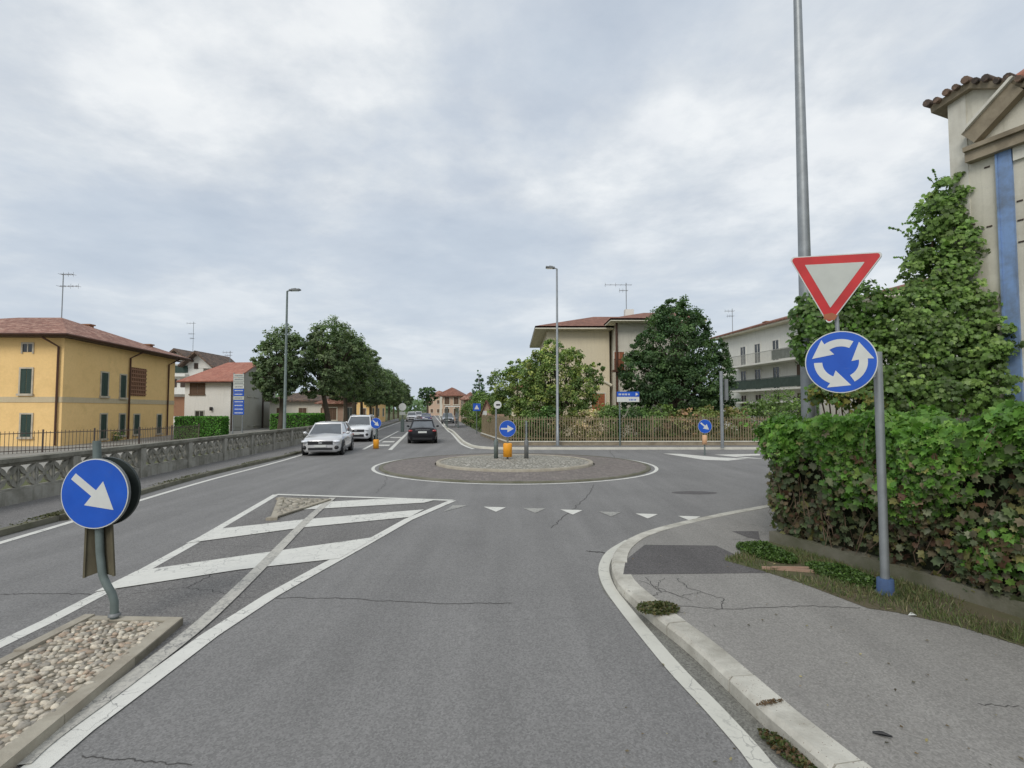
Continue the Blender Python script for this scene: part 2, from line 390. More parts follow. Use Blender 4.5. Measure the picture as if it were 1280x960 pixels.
# ---------------------------------------------------------------- foliage
T_Q = np.array([(0, 0, 0), (.33, .5, .1), (0, 1, 0), (-.33, .5, .1)], float); F_Q = [(0, 1, 2), (0, 2, 3)]
T_C = np.array([(0, 0, 0), (.30, -.12, .02), (.36, .12, .05), (.62, .22, .0), (.40, .42, .05), (.50, .70, -.02), (.22, .66, .03), (0, 1.0, -.06),
                (-.22, .66, .03), (-.50, .70, -.02), (-.40, .42, .05), (-.62, .22, 0), (-.36, .12, .05), (-.30, -.12, .02)], float)
F_C = [(0, 1, 2, 3, 4), (0, 4, 5, 6, 7), (0, 7, 8, 9, 10), (0, 10, 11, 12, 13)]
T_G = np.array([(-.04, 0, 0), (.04, 0, 0), (.03, .6, .05), (0, 1, .2)], float); F_G = [(0, 1, 2, 3)]
def leaves(name, pts, nrm, size, cols, tmpl, parent=None, mat='leaf', world=True, jit=.7, down=0):
    T, Fc = tmpl; n = len(pts); pts = np.asarray(pts, float)
    nr = np.asarray(nrm, float)+rng.normal(0, jit, (n, 3)); nr /= np.linalg.norm(nr, axis=1)[:, None]+1e-9
    a = rng.normal(0, 1, (n, 3)); a[:, 2] -= down
    y = a-nr*(a*nr).sum(1)[:, None]; y /= np.linalg.norm(y, axis=1)[:, None]+1e-9
    x = np.cross(y, nr); sz = np.asarray(size, float).reshape(-1, 1, 1)
    V = pts[:, None, :]+sz*(T[None, :, 0:1]*x[:, None, :]+(T[None, :, 1:2]-.4)*y[:, None, :]+T[None, :, 2:3]*nr[:, None, :])
    k = len(T); V = V.reshape(-1, 3)
    if world and parent is not None: V = V-np.array(origin_of(parent))
    o = None
    loc = None
    if parent is None and world:
        loc = ((V[:, 0].min()+V[:, 0].max())/2, (V[:, 1].min()+V[:, 1].max())/2, V[:, 2].min()); V = V-np.array(loc)
    me = bpy.data.meshes.new(name); me.vertices.add(len(V)); me.vertices.foreach_set('co', V.astype(np.float32).ravel())
    fl = np.array([i for f in Fc for i in f]); ln = np.array([len(f) for f in Fc]); nf = len(Fc)
    li = (np.arange(n)[:, None]*k+fl[None, :]).ravel(); tot = np.tile(ln, n)
    me.loops.add(len(li)); me.loops.foreach_set('vertex_index', li.astype(np.int32))
    me.polygons.add(n*nf); st = np.concatenate([[0], np.cumsum(tot)[:-1]])
    me.polygons.foreach_set('loop_start', st.astype(np.int32)); me.polygons.foreach_set('loop_total', tot.astype(np.int32))
    me.update(calc_edges=True)
    at = me.color_attributes.new('Col', 'FLOAT_COLOR', 'POINT')
    C = np.ones((n, k, 4), np.float32); C[:, :, :3] = np.asarray(cols)[:, None, :]
    at.data.foreach_set('color', C.ravel()); me.materials.append(M[mat])
    o = bpy.data.objects.new(name, me); COL.objects.link(o)
    if parent is not None: o.parent = parent
    if loc: o.location = loc
    return o
def palette(n, cols, w=None, var=.2):
    c = np.array(cols)[rng.choice(len(cols), n, p=w)]
    return c*(1+rng.normal(0, var, (n, 1))).clip(.4, 1.7)
def crown_pts(lobes, n, clump=.22, inner=.3, per=28):
    lobes = np.array(lobes, float); ar = (lobes[:, 3]*lobes[:, 5]); ar = ar/ar.sum()
    m = max(4, n//per); li = rng.choice(len(lobes), m, p=ar); L = lobes[li]
    d = rng.normal(0, 1, (m, 3)); d /= np.linalg.norm(d, axis=1)[:, None]
    rad = np.where(rng.random(m) < inner, rng.uniform(.35, .75, m), rng.uniform(.82, 1.06, m))
    c = L[:, :3]+d*L[:, 3:6]*rad[:, None]
    keep = np.ones(m, bool)
    for q in lobes:
        e = (((c-q[:3])/q[3:6])**2).sum(1); keep &= ~((e < .3))
    c = c[keep]; d = d[keep]; L = L[keep]; m = len(c)
    cs = clump*(L[:, 3]+L[:, 5])/2
    idx = np.repeat(np.arange(m), per); g = rng.normal(0, 1, (m*per, 3)); g *= (.75/np.maximum(.6, np.linalg.norm(g, axis=1)))[:, None]*rng.random((m*per, 1))**.4*1.3
    g[:, 2] *= .7
    p = c[idx]+g*cs[idx][:, None]
    nr = g*.8+d[idx]*.6+np.array([0, 0, .5])
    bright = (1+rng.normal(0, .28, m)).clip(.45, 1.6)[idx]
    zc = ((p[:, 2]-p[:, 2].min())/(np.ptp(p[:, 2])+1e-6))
    return p, nr, bright*(.82+.32*zc), idx  # random clump tone, plus top-light painted in: leaves paler towards crown top
def make_tree(name, base, lobes, n, size, cols, label, cat='tree', group=None, trunk=.18, top=None, per=28, clump=.22, inner=.3, lean=(0, 0), fork=True, shape=(T_Q, F_Q)):
    """lobes relative to base"""
    r = thing(name, base, label, cat, group)
    b = MB(); zc = min(l[2]-l[5]*.5 for l in lobes); zc = max(.3, zc)
    ctr = Vector((sum(l[0] for l in lobes)/len(lobes), sum(l[1] for l in lobes)/len(lobes), 0))
    sp = Vector((ctr.x*.5+lean[0], ctr.y*.5+lean[1], zc))
    pts = [Vector((0, 0, -.1)), Vector((0, 0, .15)), sp*.5+Vector((trunk*.4, -trunk*.3, 0)), sp]
    b.tube(catmull(pts, 4), [trunk*(1.35-.6*i/12) for i in range(13)], 10)
    for l in lobes:
        e = Vector((l[0], l[1], l[2]+l[5]*.2)); mid = (sp+e)/2+Vector((random.uniform(-.1, .1)*l[3], random.uniform(-.1, .1)*l[3], 0))
        b.tube(catmull([sp*.97, mid, e], 4), [trunk*.55*(1-.09*i) for i in range(9)], 7)
        for q in range(4):
            a = random.uniform(0, 2*PI); e2 = e+Vector((math.cos(a)*l[3]*.8, math.sin(a)*l[4]*.8, random.uniform(-.3, .6)*l[5]))
            b.tube([mid, (mid+e2)/2+Vector((0, 0, .1)), e2], [trunk*.25, trunk*.15, trunk*.05], 5)
    b.build('trunk', 'bark', r)
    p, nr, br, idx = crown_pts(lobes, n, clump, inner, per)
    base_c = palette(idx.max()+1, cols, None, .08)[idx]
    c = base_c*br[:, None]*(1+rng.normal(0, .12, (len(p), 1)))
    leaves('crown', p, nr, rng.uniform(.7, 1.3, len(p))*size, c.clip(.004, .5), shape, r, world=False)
    return r

# ---------------------------------------------------------------- walls from survey
class Wall:
    def __init__(s, A, B):
        s.A = Vector((A[0], A[1], 0)); s.B = Vector((B[0], B[1], 0)); s.d = (s.B-s.A).normalized(); s.L = (s.B-s.A).length
        n = Vector((-s.d.y, s.d.x, 0))
        if n.dot(-s.A) < 0: n = -n
        s.n = n
    def uz(s, px, py):
        d = ray(px, py); t = s.n.dot(s.A)/s.n.dot(Vector((d.x, d.y, 0)))
        p = d*t; return (p-s.A).dot(s.d), p.z+H
    def pt(s, u, z, o=0): q = s.A+s.d*u+s.n*o; return Vector((q.x, q.y, z))
    def box(s, mb, u0, u1, z0, z1, o0, o1):
        c = s.pt((u0+u1)/2, (z0+z1)/2, (o0+o1)/2)
        m = Matrix((s.d, s.n, Vector((0, 0, 1)))).transposed()
        return mb.box(c, (abs(u1-u0), abs(o1-o0), abs(z1-z0)), M4=m)
    def rect(s, x0, x1, y0, y1):
        xm = (x0+x1)/2; ym = (y0+y1)/2
        u0 = s.uz(x0, ym)[0]; u1 = s.uz(x1, ym)[0]; zt = s.uz(xm, y0)[1]; zb = s.uz(xm, y1)[1]
        return min(u0, u1), max(u0, u1), zb, zt
def window(wall, parent, r, shut='greenshut', frame='frame', style='shutter', sill=True):
    u0, u1, z0, z1 = r; f = MB(); t = .09
    wall.box(f, u0-t, u0, z0-t, z1+t, .0, .05); wall.box(f, u1, u1+t, z0-t, z1+t, .0, .05)
    wall.box(f, u0, u1, z1, z1+t, .0, .05)
    fo = f.build('window', frame, parent, True)
    if sill: g = MB(); wall.box(g, u0-t*1.6, u1+t*1.6, z0-t-.04, z0-.001, .0, .12); g.build('sill', frame, fo, True)
    m = MB()
    if style == 'pane':
        wall.box(m, u0, u1, z0, z1, -.02, .012); m.build('pane', 'pane', fo, True)
        k = MB(); um = (u0+u1)/2
        wall.box(k, um-.03, um+.03, z0, z1, .012, .03); k.build('mullion', frame, fo, True)
    else:
        um = (u0+u1)/2
        for a, b in ((u0, um-.012), (um+.012, u1)):
            wall.box(m, a, b, z0, z1, -.02, .02)
            k = int((z1-z0)/.12)
            for i in range(k): zz = z0+(i+.5)*(z1-z0)/k; wall.box(m, a+.05, b-.05, zz-.02, zz+.02, .02, .034)
        m.build('shutter', shut, fo, True)
    return fo
def roof_face(mb, pts, th=.14):
    pts = [Vector(p) for p in pts]; n = (pts[1]-pts[0]).cross(pts[2]-pts[0]).normalized()
    if n.z < 0: pts = pts[::-1]; n = -n
    lo = [p-Vector((0, 0, th)) for p in pts]; k = len(pts)
    mb.add(pts+lo, [tuple(range(k)), tuple(range(k, 2*k))[::-1]]+[(i, k+i, k+(i+1) % k, (i+1) % k) for i in range(k)])
def antenna(parent, base, h, name='antenna', world=True, yaw=0, arms=((.9, 1.0), (.7, .7))):
    a = MB(); b = Vector(base); a.tube([b, b+Vector((0, 0, h))], .035, 6)
    for fz, L in arms:
        c = b+Vector((0, 0, h*fz)); d = Vector((math.cos(yaw), math.sin(yaw), 0)); q = Vector((-d.y, d.x, 0))
        a.tube([c-d*L*.8, c+d*L*.2], .02, 5)
        for i in range(6): e = c+d*(-.8+i*.2)*L; a.tube([e-q*.25, e+q*.25], .012, 4)
        for i in range(3): e = c+d*(-.8+i*.4)*L; a.tube([e-Vector((0, 0, .18)), e+Vector((0, 0, .18))], .012, 4)
    a.build(name, 'galv', parent, world)

# ================================================================ SETTING
mb = MB(); mb.prism([(-1500, -300), (1500, -300), (1500, 2500), (-1500, 2500)], -.06, -.06, sides=False); struct('ground', mb, 'grassy')

Lk = [G(*p) for p in ((0, 671), (81, 649), (166, 622), (266, 593.5), (375, 567))]
d0 = (Lk[0]-Lk[1]); Lk = [Lk[0]+d0*8]+Lk
Lk += [Vector((-12.6, 42, 0)), Vector((-16.4, 69, 0)), Vector((-16.4-.1455*200, 269, 0)), Vector((-16.4-.1455*600, 669, 0))]
Lk = catmull(Lk, 5)
Rf = [Vector((-11.4-.1455*582, 669, 0)), Vector((-11.4-.1455*182, 269, 0))]+[G(*p) for p in ((553, 529), (565, 540), (575, 551), (582, 556), (591, 559.5), (610, 561.5), (640, 562))]
Rf = catmull(Rf, 5)+[Vector((x, 27.8+.012*x, 0)) for x in (3, 8, 14, 30, 90)]
kp = [(1040, 985), (1012, 960), (956, 910), (868, 824), (820, 784), (790, 757), (772, 738), (765, 719), (766, 704), (776, 690), (800, 675), (850, 660), (905, 648), (952, 639)]
Kr = [G(*p) for p in kp]; d0 = (Kr[0]-Kr[1]).normalized()
Kr = [Kr[0]+d0*k for k in (9, 7, 5, 3.5, 2.3, 1.4, .8, .4, .2)]+Kr+[Vector((7, 12.4, 0)), Vector((12, 14.6, 0)), Vector((30, 16.5, 0)), Vector((90, 18, 0))]
Kr = catmull(Kr, 6)
road = [p for p in Lk]+[p for p in Rf]+[p for p in Kr[::-1]]
mb = MB(); mb.prism(road, 0, 0, sides=False); struct('road', mb, 'asphalt')

# balustrade line
B0 = Vector((-10.6, 10.9, 0)); B1 = Vector((-12.1, 27.8, 0)); bd = (B1-B0).normalized(); Bn = B0-bd*9.6; B2 = B1+Vector((-.1435, .99, 0))*40
# pavements
mb = MB(); L2 = [p for p in Lk if p.y < 120]
back = [B2+Vector((-.1435, .99, 0))*55, B2, B1, B0, Bn-bd*4]; back = [b+Vector((-.45, 0, 0)) for b in back]
mb.ribbon(L2, .0, .14, 0, .105); struct('kerb_beside_left_pavement', mb, 'kerb_dark')
mb = MB(); mb.prism([p+Vector((-.13, 0, 0)) for p in L2]+back, 0, .1, sides=True); struct('left_pavement', mb, 'pave_far')
mb = MB(); mb.prism([b+Vector((-.02, 0, 0)) for b in back]+[(-60, -4), (-60, 120)], -.04, -.03, sides=False); struct('yard', mb, 'yard')
mb = MB(); mb.prism([b+Vector((.1, 0, 0)) for b in back]+[b+Vector((-5.0, 0, 0)) for b in back[::-1]], -.03, -.02, sides=False); struct('dark_ground_strip', mb, 'grassy')  # dark ground added behind the balustrade so its lattice openings look dark

# right pavement
def off(pts, o):
    out = []
    for i, p in enumerate(pts):
        a = pts[max(i-1, 0)]; b = pts[min(i+1, len(pts)-1)]; d = (b-a).normalized(); out.append(p+Vector((-d.y, d.x, 0))*o)
    return out
Kin = off(Kr, -.2)
mb = MB(); mb.prism(Kin+[Vector((90, -20, 0))], 0, .115); struct('right_pavement', mb, 'pave_asphalt')
# kerb stones with joints
acc = 0; mb = MB(); seg = []; stones = []
cum = [0]
for i in range(1, len(Kr)): cum.append(cum[-1]+(Kr[i]-Kr[i-1]).length)
def at_len(pts, cum, s):
    for i in range(1, len(pts)):
        if cum[i] >= s: t = (s-cum[i-1])/(cum[i]-cum[i-1]+1e-9); return pts[i-1].lerp(pts[i], t)
    return pts[-1]
s = 0
while s < min(cum[-1]-1, 32):
    ln = 1.0 if s < 14 else .8
    q = [at_len(Kr, cum, s+.008+(ln-.016)*k/4) for k in range(5)]
    # bevelled kerb section
    A = off(q, 0); Bv = off(q, -.03+random.uniform(-.004, .004)); Cc = off(q, -.2)
    h = .122+random.uniform(-.006, .006)
    vs = []
    for i in range(5): vs += [(A[i].x, A[i].y, -.01), (A[i].x-.0, A[i].y, h-.03), (Bv[i].x, Bv[i].y, h), (Cc[i].x, Cc[i].y, h), (Cc[i].x, Cc[i].y, -.01)]
    fs = [(i*5+k, i*5+k+1, (i+1)*5+k+1, (i+1)*5+k) for i in range(4) for k in range(4)]+[(0, 4, 3, 2, 1), (20, 21, 22, 23, 24)]
    mb.add(vs, fs); s += ln
struct('kerb_beside_right_pavement', mb, 'kerb')
mb = MB(); mb.ribbon(Kr[:-20], .0, .17, .0035); struct('gutter', mb, 'gutter')
mb = MB(); mb.prism([G(*p, .117) for p in ((806, 681), (895, 682), (967, 716), (779, 718), (782, 700))], 0, .118, sides=False); struct('pavement_patch', mb, 'patch')
mb = MB(); mb.prism([G(*p, .117) for p in ((915, 664), (948, 664), (950, 675), (935, 672))], 0, .118, sides=False); struct('pavement_patch_small', mb, 'patch')

# far pavement
Fk = [p for p in Rf if p.y < 300]
Wc = Vector((-.2, 29.6, 0)); Wl = [Vector((-2.3, 40.5, 0)), Vector((-9.2, 90, 0)), Vector((-9.2-.1455*200, 290, 0))]
mb = MB(); mb.ribbon(Fk, 0, .16, 0, .12); struct('kerb_beside_far_pavement', mb, 'coping')
mb = MB(); mb.prism(off(Fk, .15)+[Vector((90, 30.6, 0)), Vector((90, 31, 0)), Vector((-.2, 29.9, 0))]+[w+Vector((.3, 0, 0)) for w in Wl], 0, .112); struct('far_pavement', mb, 'pave_far')

# markings
def marks(name, polys, mat='paint', z=.007):
    mb = MB()
    for q in polys: mb.prism([G(*p) for p in q], z, z, sides=False)
    return struct(name, mb, mat)
mb = MB(); lc = [G(*p) for p in ((0, 679), (86, 653.5), (166, 628.5), (266, 599), (375, 569.5))]; lc = [lc[0]+(lc[0]-lc[1])*6]+lc+[Vector((-12.1, 42, 0)), Vector((-15.9, 69, 0)), Vector((-43, 255, 0))]
mb.ribbon(catmull(lc, 5), -.07, .07, .006); struct('edge_line_left', mb, 'paint')
kw = [(985, 990), (955, 960), (935, 935), (890, 885), (845, 838), (810, 797), (780, 760), (762, 735), (755, 716), (757, 702), (766, 689), (787, 676)]
ew = [G(*p) for p in kw]; ew = [ew[0]+(ew[0]-ew[1]).normalized()*k for k in (8, 6, 4, 2.5, 1.4, .8, .4, .2)]+ew
mb = MB(); mb.ribbon(catmull(ew, 5), -.07, .07, .0075); struct('edge_line_right', mb, 'paint_edge')
ew = [G(*p) for p in ((787, 676), (800, 670), (850, 655), (905, 645), (950, 637))]
mb = MB(); mb.ribbon(catmull(ew, 5), -.06, .05, .0075); struct('edge_line_corner', mb, 'paint_old')
ew = [G(*p) for p in ((553, 531), (565, 542), (575, 553), (583, 558), (592, 561.3))]; ew = [Vector((-38, 255, 0))]+ew
mb = MB(); mb.ribbon(catmull(ew, 5), -.1, .08, .006); struct('edge_line_far', mb, 'paint')
# splitter outline
il = [G(*p) for p in ((345, 618.5), (240, 680), (150, 730), (60, 777), (0, 806))]; il.append(il[-1]+(il[-1]-il[-2])*3)
ir = [G(*p) for p in ((566, 626), (510, 650), (455, 681), (400, 711), (339, 745), (262, 795), (180, 856), (100, 915), (46, 960))]; ir.append(ir[-1]+(ir[-1]-ir[-2])*3)
it = [G(345, 618.5), G(450, 622), G(566, 626)]
mb = MB(); mb.ribbon(il, -.075, .075, .0065); mb.ribbon(ir, -.085, .085, .0095); mb.ribbon(it, -.08, .08, .0115); struct('island_outline_marking', mb, 'paint')
mb = MB(); mb.prism([p for p in il]+[p for p in ir[::-1]], .0025, .0025, sides=False); struct('hatched_island_surface', mb, 'asphalt_island')
marks('hatching', [[(374, 638), (405, 628), (470, 624.5), (548, 624.5), (530, 629)], [(232, 680), (272, 662), (380, 650), (530, 637.5), (512, 647), (380, 660)],
                   [(118, 741), (170, 715), (300, 696), (456, 674), (474, 671), (424, 699), (300, 713)]], z=.0135)
gl = [G(*p) for p in ((416, 623), (385, 650), (330, 706), (280, 755), (235, 795), (150, 860), (60, 925), (20, 960))]
mb = MB(); mb.ribbon(catmull(gl, 4), -.075, .075, .0165); struct('faded_line_marking', mb, 'paint_old')
tri = []; faint = []
for i, (x, y) in enumerate(((568, 636), (618, 636.5), (667, 638), (714, 640), (762, 642.5), (808, 645), (861, 648))):
    w = 13.5; t = [(x-w, y-2.8), (x+w+1, y-2.0), (x+2, y+3.6)]
    if i == 0: t = [(x-14, y+4), (x-2, y-4), (x+17, y-4)]
    (faint if i in (2, 4, 0) else tri).append(t)
marks('give_way_triangles', tri); marks('faded_give_way_triangles', faint, 'paint_faint')
marks('far_splitter_marking', [[(452, 562), (456, 562), (499, 539), (497, 539)], [(485, 562.5), (490, 562.5), (512, 540), (509, 540)],
       [(472, 556), (488, 556), (486, 557.5), (469, 557.5)], [(480, 551.5), (494, 551.5), (492, 553), (477, 553)], [(489, 546.5), (502, 546.5), (501, 547.5), (487, 547.5)]])
marks('right_splitter_marking', [[(829, 567), (850, 567.5), (900, 572), (935, 573.5), (910, 576), (880, 575)], [(893, 568.5), (950, 567.5), (950, 569.5), (920, 570.5), (960, 574), (935, 573)]])
# cracks, patches
def crack(pts, w=.012, jit=.05, n=14):
    q = [G(*p) for p in pts]; out = []; jit = min(.05, .0035*q[0].y)
    for i in range(len(q)-1):
        for k in range(n): out.append(q[i].lerp(q[i+1], k/n)+Vector((random.uniform(-jit, jit), random.uniform(-jit, jit), 0)))
    out.append(q[-1]); return out
mb = MB()
for pts, w in ((((0, 743), (60, 742), (132, 743)), .012), (((170, 742), (225, 735), (262, 738), (300, 747), (420, 748), (560, 755), (640, 754)), .012),
               (((100, 946), (160, 950), (240, 957)), .008), (((735, 689), (750, 690), (762, 693)), .03), (((690, 660), (712, 640), (735, 620), (742, 606)), .018),
               (((470, 617), (482, 604), (483, 590)), .012), (((760, 560), (768, 572)), .02)):
    mb.ribbon(crack(pts, w), -w/2, w/2, .0028)
for pts, w in ((((232, 735), (260, 722), (290, 700)), .014),):
    mb.ribbon(crack(pts, w), -w/2, w/2, .0045)
struct('road_cracks', mb, 'crack')
mb = MB()
for pts, w in ((((785, 738), (830, 756), (905, 761), (1010, 757), (1085, 760)), .012), (((808, 722), (825, 740), (800, 752), (860, 768)), .01), (((845, 722), (860, 735), (905, 748), (900, 762)), .01),
               (((830, 722), (818, 735), (870, 752)), .008), (((800, 725), (850, 745), (880, 740)), .008), (((1225, 880), (1280, 884)), .008)):
    q = [G(*p, .118) for p in pts]; out = []
    for i in range(len(q)-1):
        for k in range(10): out.append(q[i].lerp(q[i+1], k/10)+Vector((random.uniform(-.02, .02), random.uniform(-.02, .02), 0)))
    mb.ribbon(out, -w/2, w/2, .1168)
struct('pavement_cracks', mb, 'crack')
mb = MB(); c = G(868, 616); mb.lathe([(.001, .003), (.5, .003)], 24, c, Matrix.Diagonal((1.15, .5, 1))); struct('road_patch', mb, 'patch')

# roundabout
RC = Vector((.1, 20.15, 0))
mb = MB(); ring = [RC+Vector((math.cos(2*PI*k/72), math.sin(2*PI*k/72), 0))*5.2 for k in range(72)]
mb.ribbon(ring, -.06, .06, .007, closed=True); struct('roundabout_line', mb, 'paint')
mb = MB(); mb.lathe([(5.0, .0), (4.99, .045), (4.86, .05), (4.85, .045)], 72, RC); struct('roundabout_kerb', mb, 'kerb_dark')
mb = MB(); mb.lathe([(4.86, .04), (3.0, .085)], 72, RC); struct('roundabout_apron', mb, 'apron')
mb = MB(); mb.lathe([(2.96, .04), (2.95, .155), (2.93, .17), (2.80, .17), (2.79, .15)], 72, RC); struct('centre_island_kerb', mb, 'kerb_tan')
mb = MB(); mb.lathe([(2.8, .145), (2.0, .19), (1.0, .215), (.01, .22)], 72, RC); struct('centre_island', mb, 'cobble')

# pebble islands
def inside(p, poly):
    c = False; n = len(poly)
    for i in range(n):
        a = poly[i]; b = poly[(i+1) % n]
        if (a[1] > p[1]) != (b[1] > p[1]) and p[0] < (b[0]-a[0])*(p[1]-a[1])/(b[1]-a[1])+a[0]: c = not c
    return c
def pebbles(name, poly, s, z, cols, label):
    xs = [p[0] for p in poly]; ys = [p[1] for p in poly]; V = []; Fs = []; C = []
    base = MB(); base.ell((0, 0, 0), (1, 1, 1), 9, 6); bv = np.array(base.v); y = min(ys); row = 0
    while y < max(ys):
        x = min(xs)+(row % 2)*s*.5
        while x < max(xs):
            p = (x+random.uniform(-.25, .25)*s, y+random.uniform(-.25, .25)*s)
            if inside(p, poly):
                a = random.uniform(0, PI); r = s*random.uniform(.4, .68)
                m = Matrix.Rotation(a, 3, 'Z') @ Matrix.Rotation(random.uniform(-.3, .3), 3, 'X')
                vv = (bv*np.array([r*random.uniform(1, 1.35), r*random.uniform(.7, .95), r*random.uniform(.45, .7)])) @ np.array(m).T
                vv = vv*(1+rng.normal(0, .03, (len(vv), 1)))
                k = len(V)*len(bv); V.append(vv+np.array([p[0], p[1], z+random.uniform(-.012, .012)]))
                Fs += [[k+i for i in f] for f in base.f]
                c = np.array(random.choice(cols))*random.uniform(.75, 1.25); C.append(np.repeat(c[None], len(bv), 0))
            x += s
        y += s*.87; row += 1
    V = np.concatenate(V); C = np.concatenate(C); q = np.array([V[:, 0].mean(), V[:, 1].mean(), z]); me = bpy.data.meshes.new(name)
    me.from_pydata((V-q).tolist(), [], Fs); me.polygons.foreach_set('use_smooth', [True]*len(Fs))
    at = me.color_attributes.new('Col', 'FLOAT_COLOR', 'POINT'); at.data.foreach_set('color', np.concatenate([C, np.ones((len(C), 1))], 1).astype(np.float32).ravel())
    me.materials.append(M['pebble']); o = bpy.data.objects.new(name, me); COL.objects.link(o); o.location = q
    return tag(o, label, 'pebbles', kind='stuff')
PC = [(.44, .39, .31), (.48, .43, .35), (.38, .33, .26), (.34, .31, .26), (.54, .48, .38), (.40, .31, .23), (.58, .53, .43)]
tl = G(107, 765, .11); tr = G(229, 767, .11); rb = G(0, 953, .11); lb = G(0, 818, .11)
rb2 = tr+(rb-tr)*1.9; lb2 = tl+(lb-tl)*2.6
isl = [tl, tr, rb2, lb2]
ctr = sum(isl, Vector())/4
mb = MB(); 
def stones(a, b, w, h, ln=.75):
    L = (b-a).length; n = max(1, int(L/ln)); d = (b-a)/L
    for i in range(n): mb.ribbon([a+d*(L*i/n+.005), a+d*(L*(i+1)/n-.005)], random.uniform(-.004, .004), w+random.uniform(-.006, .006), 0, h+random.uniform(-.008, .008))
stones(tl, lb2, .10, .085); stones(tr, tl, .09, .083, .5); stones(rb2, tr, .12, .086); struct('pebble_island_kerb', mb, 'kerb_tan')
mb = MB(); mb.prism(isl, 0, .066); struct('pebble_island_bed', mb, 'mortar')
def shrink(poly, d):
    c = sum(poly, Vector())/len(poly); n = len(poly); out = []
    ar = sum(poly[i].x*poly[(i+1) % n].y-poly[(i+1) % n].x*poly[i].y for i in range(n)); sg = 1 if ar > 0 else -1
    for i in range(n):
        a = poly[i-1]; b = poly[i]; e = poly[(i+1) % n]; d1 = (b-a).normalized(); d2 = (e-b).normalized()
        n1 = Vector((-d1.y, d1.x, 0))*sg; n2 = Vector((-d2.y, d2.x, 0))*sg
        m = (n1+n2); m = m/max(.3, m.dot(n1)); out.append(b+m*d)
    return out
pebbles('pebbles', [(p.x, p.y) for p in shrink(isl, .11)], .05, .064, PC, 'tan river pebbles set in the kerbed island under the bent arrow sign')
t3 = [G(*p, .06) for p in ((348, 621), (414, 623), (338, 647))]
mb = MB(); mb.ribbon([t3[1], t3[0]], 0, .1, 0, .05) ; mb.ribbon([t3[0], t3[2]], 0, .12, 0, .055); mb.ribbon([t3[2], t3[1]], 0, .1, 0, .052); struct('small_island_kerb', mb, 'kerb_tan')
mb = MB(); mb.prism(t3, 0, .03); struct('small_island_bed', mb, 'earth')
pebbles('small_pebbles', [(p.x, p.y) for p in shrink(t3, .1)], .11, .035, [(.3, .27, .22), (.36, .33, .27), (.25, .23, .18)], 'grey pebbles in the small triangular island beyond the hatching')

# ================================================================ BALUSTRADE
def balustrade(A, B, label, pitch=2.7):
    A = Vector(A); B = Vector(B); d = (B-A).normalized(); L = (B-A).length; ang = math.atan2(d.y, d.x)
    r = thing('balustrade', (A.x, A.y, .1), label, 'balustrade', rz=ang)
    n = int(L/pitch)
    # coping and plinth in local x
    cp = MB(); cp.box((L/2, 0, .93), (L, .30, .09)); cp.box((L/2, 0, .865), (L, .22, .04)); cp.build('coping', 'concrete_top', r)
    pl = MB(); pl.box((L/2, 0, .14), (L, .20, .30)); pl.build('plinth', 'concrete', r)
    w = pitch-.26; nu = 5; uw = w/nu; panel = MB(); z0 = .292; z1 = .843; hh = (z1-z0)
    def petal(cx, cz, ex, ez):
        c = Vector((cx, 0, cz)); e = Vector((ex, 0, ez)); dd = (e-c); q = Vector((-dd.z, 0, dd.x)).normalized()
        prof = [(0, .012), (.2, .035), (.45, .055), (.7, .045), (.88, .028), (1, .02)]
        vs = []
        for t, hw in prof:
            p = c+dd*t
            vs += [p+q*hw+Vector((0, -.035, 0)), p-q*hw+Vector((0, -.035, 0)), p-q*hw+Vector((0, .035, 0)), p+q*hw+Vector((0, .035, 0))]
        panel.add(vs, [(i*4+k, i*4+(k+1) % 4, (i+1)*4+(k+1) % 4, (i+1)*4+k) for i in range(5) for k in range(4)]+[(0, 3, 2, 1), (20, 21, 22, 23)])
    panel.box((w/2, 0, z0+.02), (w, .09, .04)); panel.box((w/2, 0, z1-.02), (w, .09, .04))
    for i in range(nu):
        x0 = i*uw; xm = x0+uw/2; zm = (z0+z1)/2
        if i: panel.box((x0, 0, zm), (.035, .08, hh-.08))
        for sx in (-1, 1):
            for sz in (-1, 1): petal(xm+sx*.025, zm+sz*.025, xm+sx*(uw/2-.015), zm+sz*(hh/2-.045))
        panel.box((xm, 0, zm), (.09, .075, .09), M4=Matrix.Rotation(PI/4, 3, 'Y'))
        for sx in (-1, 1):   # small arcs at the sides
            panel.tube([(xm+sx*(uw/2-.03), 0, zm-.14), (xm+sx*(uw/2-.1), 0, zm), (xm+sx*(uw/2-.03), 0, zm+.14)], .018, 5)
    po = panel.build('lattice_panel', 'concrete', r); po.location.x = .26/2
    pm = MB(); pm.box((0, 0, .43), (.26, .26, .88)); pm.box((0, 0, .1), (.34, .32, .2)); pst = pm.build('post', 'concrete', r); pst.location.x = .0
    for i in range(1, n+1):
        c = pst.copy(); COL.objects.link(c); c.location.x = i*pitch
        if i < n: c = po.copy(); COL.objects.link(c); c.location.x = i*pitch+.13
    return r
k0 = 8*2.7/ (B1-B0).length
Am = B0+bd*(15.7-10.9)/bd.y  # a pier at x=178
start = Am-bd*2.7*5
balustrade(start, start+bd*2.7*11.001, 'weathered grey concrete balustrade with star lattice panels along the left pavement')
e1 = start+bd*2.7*11
e2d = Vector((-.1435, .99, 0)).normalized()
balustrade(e1+e2d*.3, e1+e2d*(.3+2.7*13.001), 'far stretch of grey lattice balustrade beneath the row of round trees')

